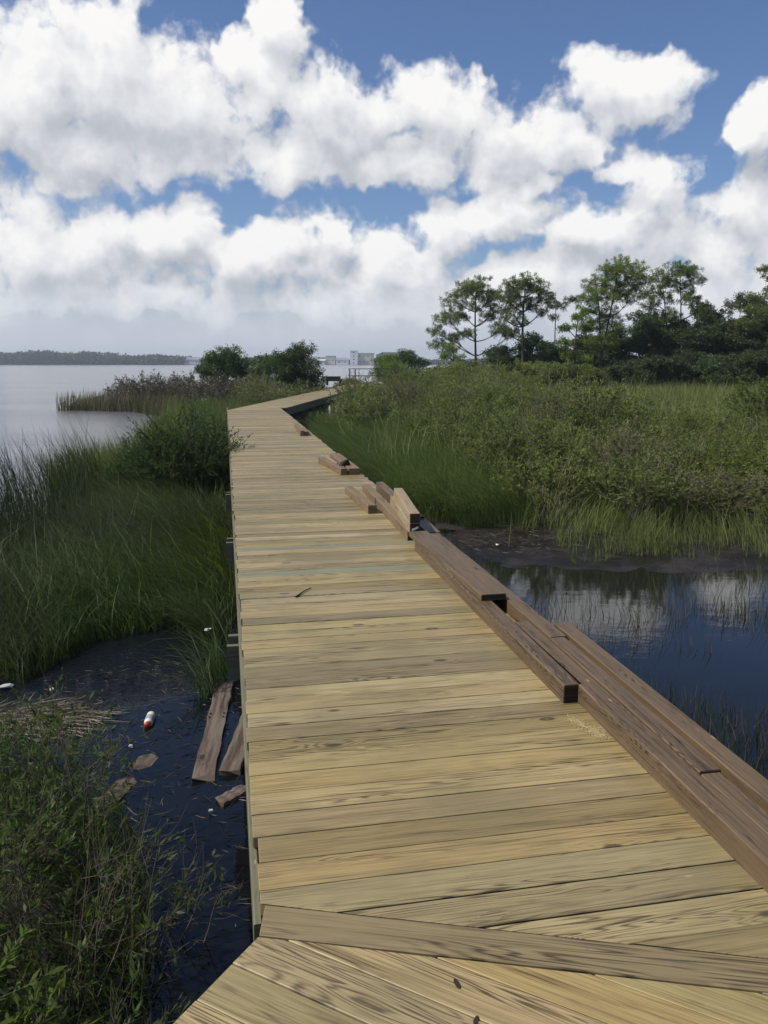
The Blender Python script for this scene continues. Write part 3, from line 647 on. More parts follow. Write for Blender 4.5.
# thicket on the right
protos = []
specs = [('elder_mid', .055, .022, 34, 11, 20, 1.25, .8), ('elder_mid', .055, .022, 28, 11, 19, 1.05, .75), ('elder', .06, .024, 34, 11, 20, 1.3, .75), ('elder_olive', .05, .02, 36, 12, 15, 1.2, .8), ('elder_mid', .06, .024, 40, 11, 20, 1.45, .9), ('elder_olive', .048, .019, 30, 12, 12, 1.15, .8)]
names = [('grey_green_shrub', 'grey green leafy marsh shrub in the thicket right of the boardwalk'), ('grey_green_shrub', 'grey green leafy marsh shrub in the thicket right of the boardwalk'), ('bright_green_shrub', 'brighter green rounded shrub in the thicket right of the boardwalk'),
  ('olive_shrub', 'olive brown twiggy shrub in the thicket right of the boardwalk'), ('grey_green_shrub', 'grey green leafy marsh shrub in the thicket right of the boardwalk'), ('olive_shrub', 'olive brown twiggy shrub in the thicket right of the boardwalk')]
for i, (fm, ll, lw, ns, nt_, nl, h, rd) in enumerate(specs):
    protos.append(make_shrub(names[i][0], 300 + i, h, rd, ns, nt_, nl, ll, lw, fm, 'twig', .08, .008, label=names[i][1], cat='shrub', group=names[i][0].replace('_', ' ') + 's in the right thicket'))
used = set(); pts = []; tries = 0
while len(pts) < 230 and tries < 14000:
    tries += 1; y = 13.2 + 45 * random.random() ** 1.4; x = random.uniform(-3, .52 * y + 1.5)
    if land_sd(np.array([x]), np.array([y]), (1,))[0] + (1.2 if y > 19 else 0) < (1.5 if x > 2.6 else 2.1) + random.uniform(0, .6): continue
    if x > .17 * y and y > 38 + random.random() * 3: continue
    if x < deck_right(y) + (1.6 if y < 19 else 1.0) or (y > 25 and x < TURN_L[0] + (y - 26) * .08 + FW + .8): continue
    if y < 26 and x < 1.6 + .08 * (20 - y): continue
    if y > 60 and x > 9: continue
    dm = .8 + y * .018
    if any((x - a) ** 2 + (y - b) ** 2 < dm * dm for a, b, _ in pts): continue
    left = x < .14 * y - .5
    pts.append((x, y, random.choice([3, 5, 3, 0, 2]) if left else random.choice([0, 1, 2, 4, 4, 2, 0, 3])))
for x, y, k in pts:
    o = protos[k] if k not in used else copy_tree(protos[k]); used.add(k)
    low = x > .17 * y and y > 21; zz = random.uniform(.5, .78) if low else random.choice([.5, .65, .8, 1.0, 1.15]) if y < 17 else random.choice([.65, .85, 1.0, 1.2, 1.4]) * random.uniform(.9, 1.12) * (1 + .002 * y)
    place(o, x, y, random.uniform(0, 6.3), random.uniform(.95, 1.5) * (1 + .005 * y), sz=zz); o.rotation_euler[0] = random.gauss(0, .06)
# taller shrubs that stand out of the thicket
for px, y, hgt, k, lab in [(545, 25, 1.35, 2, 'tall bright green shrub rising above the thicket at its middle'), (572, 24, 1.25, 2, 'bright rounded shrub right of the tallest one in the thicket'), (518, 27, 1.2, 4, 'grey green shrub left of the tall bright one in the thicket'), (600, 26.5, 1.1, 4, 'broad grey green shrub on the meadow side of the bright pair'),
        (770, 22, 1.5, 2, 'bright green shrub cut by the right edge below the oaks'), (690, 20, .95, 2, 'leafy light green shrub alone on the right side of the thicket'), (640, 18, 1.0, 5, 'olive twiggy shrub with dead stalks beside it'), (610, 15.8, .85, 0, 'grey green shrub hanging over the fringe grass'), (735, 16, .85, 2, 'bright shrub over the yellow fringe grass near the right edge'), (520, 16.5, .95, 3, 'olive brown shrub nearest the mud bank'), (420, 33, 1.1, 3, 'olive brown shrub standing above the soft grass'), (450, 36, 1.3, 4, 'grey green tall shrub below the leftmost pine'), (380, 38, 1.0, 5, 'olive brown shrub right of the far bend')]:
    o = copy_tree(protos[k]); place(o, (px - 384) * y / 800, y, random.uniform(0, 6), 1.15 * hgt, sz=1.0 * hgt); tag(o, lab)
    if 'group' in o: del o['group']

# ------------------------------------------------------------------ trees
def tree(name, label, cat, base, trunks, lobes, fm, bark='bark', tr=.16, kind='pine', seed=0, group=None, dens=1., leaf=.22, depth=.8, ks=1.):
    """lobes: (x, z, r) relative to the base; y depth is random"""
    tr *= ks; leaf *= ks; depth *= ks; r = np.random.default_rng(seed); root = empty(name, base, label=label, cat=cat, group=group); A = Arr(); LP = []; LD = []
    tp = []
    for (bx, topx, topz) in trunks:
        t = np.linspace(0, 1, 9)[:, None]; pts = np.c_[bx + (topx - bx) * t ** 1.2 + .12 * np.sin(t * 5 + seed) * t, .2 * np.sin(t * 3 + seed) * t, topz * t - .15 * (1 - t)]
        V, Q = tube_arr(pts, tr, tr * .22, 7); A.add(V, Q); tp.append(pts)
    for (lx, lz, lr) in lobes:
        if kind == 'pine': lr *= 1.6
        ly = r.normal(0, depth) if lr < 1.2 * ks else r.normal(0, .4)
        c = np.array([lx, ly, lz])
        best = min(tp, key=lambda P: np.min(np.abs(P[:, 0] - lx) + np.abs(P[:, 2] - (lz - abs(lx) * .4))))
        i = np.argmin(np.abs(best[:, 2] - (lz - .25 * lr - .45 * np.abs(lx - best[:, 0])))); i = min(i, 8); p0 = best[i]
        t = np.linspace(0, 1, 6)[:, None]; mid = (p0 + c) / 2 + np.array([0, 0, -.12 * np.linalg.norm(c - p0)]) + r.normal(0, .1, 3)
        pts = (1 - t) ** 2 * p0 + 2 * t * (1 - t) * mid + t ** 2 * c; V, Q = tube_arr(pts, tr * .38, tr * .14, 5); A.add(V, Q)
        nc = max(4, int(dens * (18 if kind == 'pine' else 20) * lr * lr / ks / ks + 4))
        dirs = unit(r.normal(size=(nc, 3))); cc = c + dirs * (lr * r.uniform(.1, 1, nc) ** .5)[:, None] * np.array([1, 1, .6])
        for q in cc:
            V, Q = tube_arr(np.linspace(pts[-1 - r.integers(0, 3)], q, 3), tr * .1, tr * .05, 3); A.add(V, Q)
            if kind == 'pine':
                m = 42; d = unit(r.normal(size=(m, 3)) + np.array([0, 0, .45])); LP.append(q + d * .03 + r.normal(0, .05 * ks, (m, 3))); LD.append(d)
            else:
                m = 34; LP.append(q + r.normal(0, .2 * max(.7 * ks, lr * .6), (m, 3)) * np.array([1, 1, .8])); LD.append(r.normal(size=(m, 3)) + np.array([0, 0, .2]))
    V, Q = A.get(); fast_mesh('trunk', V, Q, M[bark], root)
    P = np.concatenate(LP); Dd = np.concatenate(LD)
    if kind == 'pine': V, Q = leaf_arr(P, Dd, ks * r.uniform(.18, .36, len(P)), .04 * ks, r)
    else: V, Q = leaf_arr(P, Dd, leaf * r.uniform(.6, 1.3, len(P)), leaf * .62, r)
    fast_mesh('crown', V, Q, M[fm], root)
    return root
def tree_px(name, label, cat, Y, bpx, trunks, lobes, *a, **k):
    """sizes measured in the photograph at distance Y, turned into metres here"""
    gz = float(ground_z(np.array([0.]), np.array([Y]))[0]); b = far(bpx, 400, Y); b.z = float(ground_z(np.array([b.x]), np.array([Y]))[0]) - .05
    def mk(px, py): q = far(px, py, Y); return q.x - b.x, q.z - b.z
    m1 = Y / 812; k.setdefault('ks', Y / 80 if Y < 80 else 1.)
    return tree(name, label, cat, b, [(mk(x0, 380)[0], mk(x1, y1)[0], mk(x1, y1)[1]) for x0, x1, y1 in trunks], [(*mk(x, y), r_ * m1) for x, y, r_ in lobes], *a, **k)
G = 'tall pines behind the right thicket'
tree_px('pine_tree', 'leftmost tall pine with a wide open crown over the thicket', 'tree', 58, 475, [(475, 477, 282)],
  [(478, 288, 13), (466, 290, 9), (490, 296, 10), (455, 300, 10), (499, 308, 8), (446, 318, 9), (462, 314, 9), (438, 330, 7), (452, 338, 8), (478, 306, 8), (497, 330, 8), (488, 318, 6), (512, 334, 6), (468, 334, 6), (446, 350, 8), (436, 344, 5)], 'pine', seed=1)
tree_px('pine_tree', 'second tall pine from the left with a round crown and bare dark lower trunk', 'tree', 57, 523, [(523, 524, 282)],
  [(524, 284, 11), (512, 287, 9), (537, 287, 10), (543, 298, 7), (505, 298, 8), (520, 300, 9), (533, 304, 8), (512, 312, 7), (540, 312, 5), (500, 318, 5), (518, 322, 6), (507, 332, 5)], 'pine', seed=2, tr=.2)
tree_px('pine_tree', 'thin ragged grey pine between the round pine and the big bright pine', 'tree', 60, 557, [(556, 554, 292)],
  [(553, 298, 6), (560, 306, 5), (549, 306, 5), (567, 302, 4), (575, 300, 4), (553, 318, 4)], 'oak', 'bark_grey', .11, seed=3, dens=.8)
tree_px('pine_tree', 'tallest bright green pine with two close trunks', 'tree', 56, 600, [(596, 618, 266), (603, 596, 285)],
  [(620, 268, 11), (610, 274, 10), (633, 274, 10), (638, 284, 8), (598, 284, 10), (618, 286, 12), (588, 296, 9), (604, 298, 10), (630, 298, 9), (590, 310, 9), (610, 314, 10), (598, 326, 9), (586, 326, 7), (618, 328, 8), (600, 342, 9), (588, 346, 7), (612, 345, 7)], 'bright', seed=4, dens=1.1)
tree_px('pine_tree', 'tall forked pine with layered clumps left of the gap of sky', 'tree', 59, 675, [(678, 682, 272), (668, 664, 280)],
  [(680, 270, 9), (668, 274, 10), (691, 272, 8), (697, 282, 6), (660, 284, 8), (676, 284, 8), (690, 290, 6), (650, 294, 8), (664, 298, 8), (680, 300, 6), (700, 300, 7), (705, 306, 5), (692, 312, 5), (648, 306, 6), (666, 316, 8), (680, 320, 7), (655, 322, 7)], 'pine', seed=5, tr=.13)
tree_px('pine_tree', 'pale leafed tree cut by the right edge of the view', 'tree', 53, 775, [(775, 772, 264)],
  [(768, 268, 7), (777, 275, 9), (768, 292, 10), (757, 298, 8), (780, 298, 12), (747, 310, 8), (763, 312, 9), (742, 322, 7), (778, 318, 12), (755, 326, 9), (795, 290, 14)], 'pine', seed=6, kind='leaf', leaf=.16, dens=1.2)
tree_px('snag', 'bare grey dead tree top standing before the sky near the right edge', 'tree', 58, 735, [(736, 733, 300), (736, 742, 304)], [(730, 306, 3), (740, 303, 3), (727, 314, 2)], 'deadleaf', 'bark_grey', .08, seed=7, dens=.3)
tree_px('green_tree', 'small bright green tree between the round pine and the tallest pine', 'tree', 55, 575, [(575, 577, 316)],
  [(576, 318, 8), (568, 328, 8), (583, 330, 8), (562, 342, 7), (575, 344, 9), (587, 346, 7), (570, 356, 8), (584, 360, 8)], 'bright', seed=8, kind='leaf', leaf=.18)
tree_px('green_tree', 'small slender tree left of the second pine trunk', 'tree', 50, 497, [(497, 498, 345)], [(497, 350, 6), (491, 358, 7), (503, 358, 7), (497, 368, 9), (488, 374, 7), (507, 374, 7)], 'oak', seed=9, kind='leaf', leaf=.16)
tree_px('green_tree', 'low leafy tree at the foot of the leftmost pine', 'tree', 52, 450, [(452, 452, 345)], [(452, 348, 7), (444, 356, 7), (460, 358, 7), (452, 368, 9), (440, 370, 7), (465, 372, 8)], 'pine', seed=10, kind='leaf', leaf=.16)
# dark live oaks: broad crowns
def oak_px(label, Y, px, top, halfw, seed, fm='oak', name='oak_tree', base=404, leaf=.2, group=None, dens=1.):
    rr = np.random.default_rng(seed); L_ = []; n = int(10 + halfw * .5)
    for i in range(n):
        a = rr.uniform(-1, 1); hh = math.sqrt(max(0, 1 - a * a)) ; yy = base - (base - top) * (rr.uniform(.25, 1.04) * (.78 + .22 * hh)); L_.append((px + a * halfw * .9, yy + 4, rr.uniform(9, 14)))
    L_.append((px, top + 7, 9))
    return tree_px(name, label, 'tree', Y, px, [(px, px + rr.uniform(-4, 4), top + 16)], L_, fm, seed=seed, kind='leaf', leaf=leaf, group=group, depth=1.2, dens=dens)
gk = 'dark live oaks behind the meadow'; lk = 'dark green live oak in the shaded tree line behind the meadow'
for i, (px, top, hw, Y) in enumerate([(540, 352, 20, 58), (560, 345, 20, 61), (590, 350, 24, 60), (618, 336, 24, 60), (640, 322, 26, 58), (660, 324, 22, 62), (682, 320, 26, 59), (706, 323, 26, 58), (728, 320, 24, 61), (748, 323, 26, 57), (772, 316, 30, 58), (800, 320, 30, 58), (610, 362, 24, 54), (634, 358, 24, 55), (658, 355, 26, 54), (684, 352, 26, 55), (708, 354, 28, 54), (736, 352, 28, 54), (764, 354, 28, 53), (790, 352, 28, 54)]):
    oak_px(lk, Y, px, top, hw, 40 + i, group=gk, dens=1.2)
gk = 'leafy low trees at the foot of the pines'; lk = 'olive green low tree in the belt below the tall pines'
for i, (px, top, hw, Y) in enumerate([(432, 366, 15, 52), (452, 364, 15, 51), (472, 362, 18, 52), (490, 366, 16, 50), (510, 364, 20, 50), (530, 362, 18, 51), (546, 366, 18, 49), (566, 360, 20, 50), (586, 366, 20, 50)]):
    oak_px(lk, Y, px, top, hw, 70 + i, 'elder_mid', 'low_tree', leaf=.15, group=gk)
for i, (px, top, hw, Y) in enumerate([(650, 308, 22, 62), (716, 306, 24, 62), (752, 296, 24, 60), (778, 290, 26, 60), (535, 335, 18, 60), (505, 345, 16, 60), (600, 330, 18, 62)]):
    oak_px('taller loose crowned oak rising out of the dark tree line', Y, px, top, hw, 90 + i, 'oak' if px > 620 else 'myrtle', 'oak_tree', leaf=.17, group='taller oaks in the dark tree line', dens=.75)
oak_px('small green tree standing before the river right of the far deck end', 62, 387, 353, 10, 80, 'bright', 'low_tree', 392, .15)
oak_px('low green tree with a flat top before the far grey roof', 66, 408, 352, 14, 81, 'myrtle', 'low_tree', 392, .15)
oak_px('pale olive bush beside the far railing', 58, 352, 377, 9, 82, 'elder_olive', 'low_tree', 398, .12)
oak_px('tall spreading green tree on the left bank before the bend', 52, 230, 350, 33, 83, 'myrtle', 'bank_tree', 402, .15, dens=1.1)
oak_px('dark tree left of the far run of the boardwalk', 50, 272, 356, 24, 84, 'myrtle', 'bank_tree', 400, .14, dens=1.1)
oak_px('bright leafed tree rising highest beside the far run of the boardwalk', 49, 300, 347, 20, 85, 'myrtle', 'bank_tree', 398, .14)
# brown twiggy shrubs on the left bank
bp = make_shrub('brown_shrub', 400, 1.5, 1.3, 44, 11, 6, .11, .045, 'deadleaf', 'bark_grey', .2, .012, label='brown half bare shrub on the left river bank before the trees', cat='shrub', group='brown shrubs on the left bank')
gp = make_shrub('bank_shrub', 401, 1.4, 1.2, 40, 11, 9, .11, .045, 'elder_olive', 'bark_grey', .1, .012, label='olive shrub on the left bank below the trees', cat='shrub', group='olive shrubs on the left bank')
first = {0: 1, 1: 1}
for x, y, k in [(-15.4, 49, 0), (-14.3, 48, 0), (-13.4, 49.5, 0), (-12.4, 47.5, 0), (-11.5, 49, 0), (-10.6, 47, 0), (-9.7, 48.5, 0), (-8.8, 46.5, 0), (-7.9, 47.5, 0), (-12.8, 52, 0), (-10.2, 52, 0), (-7, 45, 1), (-6.2, 43, 1), (-5.7, 40.5, 1), (-5.3, 37.5, 1), (-6.8, 49, 1), (-5.3, 46, 1), (-4.6, 50, 1), (-5.9, 54, 1), (-8.2, 51, 1), (-9.2, 55, 1), (-4.2, 44.5, 1)]:
    p_ = (bp, gp)[k]; o = p_ if first[k] else copy_tree(p_); first[k] = 0; place(o, x, y, random.uniform(0, 6), random.uniform(.95, 1.3))

# ------------------------------------------------------------------ far shore
def far_wood(name, x0, x1, y0, y1, hf, n, label):
    r = np.random.default_rng(5); X = r.uniform(x0, x1, n); Y = r.uniform(y0, y1, n); A = Arr()
    hh = hf(X) * r.uniform(.7, 1.1, n); m = 46
    d = unit(r.normal(size=(n, m, 3))); rad = np.stack([hh * .42, hh * .42, hh * .5], -1)
    P = np.stack([X, Y, ground_z(X, Y) + hh * .5], -1)[:, None, :] + d * rad[:, None, :] * r.uniform(.5, 1, (n, m, 1))
    V, Q = leaf_arr(P.reshape(-1, 3), r.normal(size=(n * m, 3)), r.uniform(1.8, 3.6, n * m), 2.4, r)
    return tag(fast_mesh(name, V, Q, M['farwood']), label, 'woods', kind='stuff')
far_wood('far_woods', -900, -230, 925, 980, lambda X: np.interp(X, [-470, -330, -240], [15, 11.5, 10]) + 1.3 * np.sin(X * .03) + 1.2 * np.sin(X * .09), 3000, 'dark line of woods on the far shore at the left')
far_wood('far_woods', -230, -60, 945, 1000, lambda X: 7 + 2 * np.sin(X * .04), 900, 'lower line of woods on the far shore behind the left bank trees')
far_wood('far_woods', -110, 420, 955, 1010, lambda X: 4.5 + 1.2 * np.sin(X * .06), 1500, 'thin line of scrub on the far shore behind the white buildings')
M['bld_white'] = flat('white_wall', (.8, .8, .78), .8, var=.05, scale=.1)
M['bld_beige'] = flat('beige_wall', (.6, .55, .46), .8, var=.2, scale=.15)
M['roof_grey'] = flat('grey_roof', (.24, .25, .27), .6, var=.15, scale=.1)
M['glass'] = flat('window_glass', (.03, .035, .04), .15)
def building(name, label, px0, px1, ptop, Y, depth, wm, rm='roof_grey', roof='flat', pbase=364, nwin=4, storeys=1):
    a = far(px0, pbase, Y); b = far(px1, ptop, Y); w = b.x - a.x; gz = -1.0; h = b.z - gz
    o = empty(name, ((a.x + b.x) / 2, Y, gz), label=label, cat='building')
    def bx(nm, x0, x1, y0, y1, z0, z1, m, par=o):
        q = MB(); q.add([(x, y, z) for x in (x0, x1) for y in (y0, y1) for z in (z0, z1)], [[0, 1, 3, 2], [4, 6, 7, 5], [0, 4, 5, 1], [2, 3, 7, 6], [1, 5, 7, 3], [0, 2, 6, 4]]); return q.build(nm, M[m], par)
    rh = 0 if roof == 'flat' else h * .3
    bx('wall', -w / 2, w / 2, 0, depth, 0, h - rh, wm)
    if roof == 'flat': bx('roof', -w / 2 - .3, w / 2 + .3, -.3, depth + .3, h - rh + .02, h + .5, rm)
    else:
        q = MB(); z0, z1 = h - rh + .02, h + .3; x0, x1 = -w / 2 - .5, w / 2 + .5
        q.add([(x0, -.5, z0), (x1, -.5, z0), (x1, depth + .5, z0), (x0, depth + .5, z0), (x0, depth / 2, z1), (x1, depth / 2, z1)], [[0, 1, 5, 4], [2, 3, 4, 5], [0, 4, 3], [1, 2, 5], [3, 2, 1, 0]]); q.build('roof', M[rm], o)
    for s_ in range(storeys):
        for i in range(nwin):
            cx = -w / 2 + w * (i + .5) / nwin; zc = (h - rh) * (s_ + .55) / storeys; ww = min(.8, w / nwin * .2); hw = min(.55, (h - rh) / storeys * .2)
            bx('window', cx - ww, cx + ww, -.08, .1, zc - hw, zc + hw, 'glass')
    return o
building('white_tower', 'tall narrow white tower on the far shore', 350, 357.5, 351, 930, 9, 'bld_white', 'bld_white', nwin=1, storeys=4)
building('beige_block', 'beige stepped block right of the white tower on the far shore', 358, 374, 353.5, 935, 16, 'bld_beige', nwin=4, storeys=2)
building('warehouse', 'low white shed directly left of the white tower', 336, 348, 358, 934, 15, 'bld_white', 'roof_grey', 'gable', nwin=2)
building('warehouse', 'taller beige shed second left of the white tower', 326, 335, 356.3, 940, 15, 'bld_beige', 'roof_grey', 'flat', nwin=2)
building('warehouse', 'small white shed third left of the white tower', 317, 325, 359, 936, 12, 'bld_white', 'bld_beige', 'gable', nwin=2)
building('warehouse', 'low pale warehouse just right of the highest bank tree', 296, 317, 356.5, 945, 18, 'bld_beige', 'roof_grey', 'gable', nwin=2)
building('warehouse', 'white warehouse seen between the two bank trees', 256, 274, 357, 940, 16, 'bld_white', 'roof_grey', 'gable', nwin=2)
building('warehouse', 'white warehouse on the far shore just left of the bank trees', 184, 200, 357.4, 942, 16, 'bld_white', 'roof_grey', 'gable', nwin=2)
building('warehouse', 'lower white warehouse between the smallest house and the bank trees', 168, 180, 358.6, 938, 12, 'bld_white', 'bld_beige', 'gable', nwin=2)
building('white_house', 'smallest white building at the end of the left far woods', 148, 163, 357.4, 938, 12, 'bld_white', 'roof_grey', 'gable', nwin=3)
# big grey sloped roof
a = far(376, 364, 938); b = far(410, 352.5, 938); c_ = far(430, 361.5, 938)
o = empty('grey_hall', (a.x, 938, -1), label='large grey hall with a roof sloping down to the right on the far shore', cat='building')
q = MB(); hh = b.z + 1; xs = [0, b.x - a.x, c_.x - a.x]; he = c_.z + 1
prof = [(xs[0], 0), (xs[2], 0), (xs[2], he), (xs[1], hh * .98), (xs[0] + 8, hh), (xs[0], hh * .8)]
V = [(x, y, z) for y in (0, 30) for x, z in prof]; Fc = [[0, 1, 2, 3, 4, 5], [11, 10, 9, 8, 7, 6]] + [[i, i + 6, (i + 1) % 6 + 6, (i + 1) % 6] for i in (0, 1, 5)]
q.add(V, Fc); q.build('wall', M['roof_grey'], o)
q = MB(); pr = prof[2:6]; V = [(x, y, z + dz) for y in (-.6, 30.6) for dz in (.05, .5) for x, z in pr]
q.add(V, [[0, 1, 9, 8][::-1], [1, 2, 10, 9][::-1], [2, 3, 11, 10][::-1], [4, 5, 13, 12], [5, 6, 14, 13], [6, 7, 15, 14], [0, 1, 5, 4], [1, 2, 6, 5], [2, 3, 7, 6]]); q.build('roof', flat('pale_roof', (.36, .37, .39), .5, var=.1, scale=.1), o)
for i in range(9):
    q = MB(); x = xs[2] * (i + .7) / 10; rbox(q, (x, -.3, 0), (x, -.3, min(hh * .78, he + (hh - he) * max(0, (xs[2] - x) / (xs[2] - xs[1])) * .97)), .35); q.build('pillar', M['bld_white'], o)

# ------------------------------------------------------------------ small things
# dark bench-like stand on the far deck end
M['black'] = flat('black_paint', (.012, .012, .014), .5)
pb = far(334, 384, 55.5); o = empty('bench', (pb.x, 55.3, 0), label='black bench like stand at the far end of the deck', cat='bench')
def bx3(nm, c0, c1, m, par):
    x0, y0, z0 = c0; x1, y1, z1 = c1; q = MB(); q.add([(x, y, z) for x in (x0, x1) for y in (y0, y1) for z in (z0, z1)], [[0, 1, 3, 2], [4, 6, 7, 5], [0, 4, 5, 1], [2, 3, 7, 6], [1, 5, 7, 3], [0, 2, 6, 4]]); return q.build(nm, M[m], par)
bx3('seat', (-.55, -.2, .28), (.55, .25, .42), 'black', o); bx3('backrest', (-.55, .2, .422), (.45, .26, .6), 'black', o)
for x in (-.5, .38): bx3('leg', (x, -.18, 0), (x + .12, .22, .278), 'black', o)
pb = far(324, 384, 55.8); o = empty('post', (pb.x, 55.9, 0), label='short white post beside the black stand at the far deck end', cat='post')
bx3('shaft', (-.09, -.09, 0), (.09, .09, .6), 'white', o); q = MB(); q.add([(-.11, -.11, .602), (.11, -.11, .602), (.11, .11, .602), (-.11, .11, .602), (0, 0, .7)], [[0, 1, 4], [1, 2, 4], [2, 3, 4], [3, 0, 4], [3, 2, 1, 0]]); q.build('cap', M['white'], o)

# boards in the water
def wboard(label, pa, pb, w, z, name='board', broken=True, tilt=(0, 0), m='drift', th=.038):
    a = np.array(at(*pa, z)); b = np.array(at(*pb, z)); o = empty(name, (a[0], a[1], z - th), label=label, cat='board'); d = b - a; L_ = np.linalg.norm(d); u = d / L_; qn = np.array([u[1], -u[0]])
    r = np.random.default_rng(int(pa[0])); n = 14; ou = r.uniform(0, 40); V = []; 
    for i in range(n + 1):
        t = i / n; jag0 = 0; p = u * L_ * t; zz = tilt[0] + (tilt[1] - tilt[0]) * t + .004 * math.sin(i * 1.3)
        e0, e1 = (r.normal(0, .003, 2) if broken else (0, 0))
        if broken and i in (0, n): jag0 = .0
        for x, z_ in ((-w / 2 + e0, 0), (w / 2 + e1, 0), (w / 2 + e1 - .004, th), (0, th + .002), (-w / 2 + e0 + .004, th)):
            jj = (r.normal(0, .012) if broken and i in (0, n) else 0); V.append((*(p + qn * x + u * jj), zz + z_))
    Fc = []; UV = []
    for i in range(n):
        for k in range(5):
            k2 = (k + 1) % 5; f = [i * 5 + k, (i + 1) * 5 + k, (i + 1) * 5 + k2, i * 5 + k2]; Fc.append(f)
            v0, v1 = k * .06, (k + 1) * .06; UV.append([(ou + i / n * L_, v0), (ou + (i + 1) / n * L_, v0), (ou + (i + 1) / n * L_, v1), (ou + i / n * L_, v1)])
    Fc += [[0, 1, 2, 3, 4], [n * 5 + k for k in (4, 3, 2, 1, 0)]]; UV += [[(ou, 0)] * 5] * 2
    q = MB(); q.add(V, Fc, UV); q.build('plank', M[m], o); return o, u, qn, L_
o, u, qn, L_ = wboard('long weathered board floating in dark water, left of the pair by the deck', (203, 777), (225, 681), .15, WZ + .03)
for t in (.56, .6): 
    q = MB()
    for x in (-.055, .05):
        c0 = u * L_ * t + qn * x; rbox(q, (*c0, .038), (*c0, .046), .006)
    q.build('nails', M['end'], o)
wboard('weathered board partly hidden under the left deck edge', (229, 771), (259, 697), .15, WZ + .035, tilt=(0, .03))
wboard('short broken dark board floating below the two long ones', (219, 801), (246, 786), .1, WZ + .02, m='drift')
wboard('brown sunken board running under the near shrubs', (104, 805), (192, 708), .15, WZ + .008, tilt=(0, -.025))
# bottle
ba = np.array(at(147, 729, WZ)); bb = np.array(at(154, 711, WZ)); dz = bb - ba; o = empty('bottle', (ba[0], ba[1], WZ + .02), rz=math.atan2(dz[1], dz[0]), label='white bottle with grey band and red end floating in the dark water', cat='bottle')
M['red'] = flat('red_plastic', (.35, .02, .02), .4); M['grey_label'] = flat('grey_label', (.28, .31, .38), .5); M['cream'] = flat('cream_plastic', (.72, .68, .5), .4)
def lathe_x(nm, prof, m, par, n=16):
    V = [(x, r_ * math.cos(2 * PI * k / n), r_ * math.sin(2 * PI * k / n)) for x, r_ in prof for k in range(n)]
    Fc = [[i * n + k, i * n + (k + 1) % n, (i + 1) * n + (k + 1) % n, (i + 1) * n + k] for i in range(len(prof) - 1) for k in range(n)] + [list(range(n))[::-1], list(range((len(prof) - 1) * n, len(prof) * n))]
    q = MB(); q.add(V, Fc); return q.build(nm, M[m], par, smooth=True)
lathe_x('body', [(.045, .02), (.055, .03), (.07, .033), (.2, .033), (.212, .028), (.215, .012)], 'cream', o)
lathe_x('label', [(.075, .0335), (.08, .0342), (.145, .0342), (.15, .0335)], 'grey_label', o)
lathe_x('cap', [(0, .017), (.004, .024), (.044, .024), (.046, .018)], 'red', o)
# litter
M['litter'] = flat('litter_white', (.42, .42, .4), .7, var=.3, scale=40)
def scrap(label, px, py, sz, m='litter', z=None, name='litter_scrap'):
    z = WZ + .012 if z is None else z; p = at(px, py, z); r = np.random.default_rng(int(px * 7 + py)); n = 7; V = []
    for zz, k_ in ((0, 1), (.012, .85)):
        for i in range(n): a = 2 * PI * i / n; rr = sz * r.uniform(.6, 1.1) * k_; V.append((rr * math.cos(a), .6 * rr * math.sin(a), zz + r.uniform(0, .006)))
    q = MB(); q.add(V, [list(range(n))[::-1], list(range(n, 2 * n))] + [[i, (i + 1) % n, n + (i + 1) % n, n + i] for i in range(n)])
    o = q.build(name, M[m]); o.location = (*p, z); o.rotation_euler = (0, 0, r.uniform(0, 3)); tag(o, label, 'litter')
M['orange'] = flat('faded_orange', (.55, .25, .18), .6)
scrap('white scrap at the left edge above the dead reed mat', 6, 687, .07); scrap('white scrap in the rush grass left of the ruffled water', 52, 690, .035)
scrap('white fleck on the water just below the broken dark board', 211, 812, .02); scrap('white fleck floating in the grass near the deck post', 208, 630, .04, z=-.85)
scrap('pale red scrap lying on the mud bank edge by the soft grass', 449, 512, .06, 'orange', -1.1); scrap('white scrap on the mud left of the pale red scrap', 431, 508, .045, 'litter', -1.1)
scrap('small pale scrap on the mud bank among dark debris', 497, 545, .04, 'cream', -1.13)
scrap('small pale fleck between the sunken board and the shrub tops', 131, 747, .022); 
# twig on the deck
p0 = at(296, 597, .004); p1 = at(311, 588, .004); q = Arr(); V, Q = tube_arr([(*p0, .006), ((p0[0] + p1[0]) / 2, (p0[1] + p1[1]) / 2 + .01, .009), (*p1, .006)], .006, .003, 5); q.add(V, Q)
tag(fast_mesh('twig', *q.get(), M['end']), 'small dark twig lying across the deck planks', 'twig')
# dead reed mat in the left water and debris on the mud
def sticks(name, cx, cy, rx, ry, n, lmin, lmax, w, m, label, cat, zoff=.015, zr=.05):
    r = np.random.default_rng(n); a = r.uniform(0, 2 * PI, n); q = np.sqrt(r.uniform(0, 1, n)); X = cx + rx * q * np.cos(a); Y = cy + ry * q * np.sin(a)
    Z = np.maximum(ground_z(X, Y), WZ) + zoff + r.uniform(0, zr, n) * (1 - q); th = r.normal(0, .9, n); d = np.stack([np.cos(th), np.sin(th), r.normal(0, .06, n)], -1)
    V, Q = leaf_arr(np.stack([X, Y, Z], -1), d, r.uniform(lmin, lmax, n), w, r); V = V.reshape(-1, 4, 3)
    return tag(fast_mesh(name, V.reshape(-1, 3), Q, M[m]), label, cat, kind='stuff')
p = at(22, 722, WZ); sticks('reed_mat', p[0], p[1], .55, .3, 900, .12, .4, .008, 'dead', 'mat of grey brown dead reeds floating at the left edge', 'dead reeds', zr=.09)
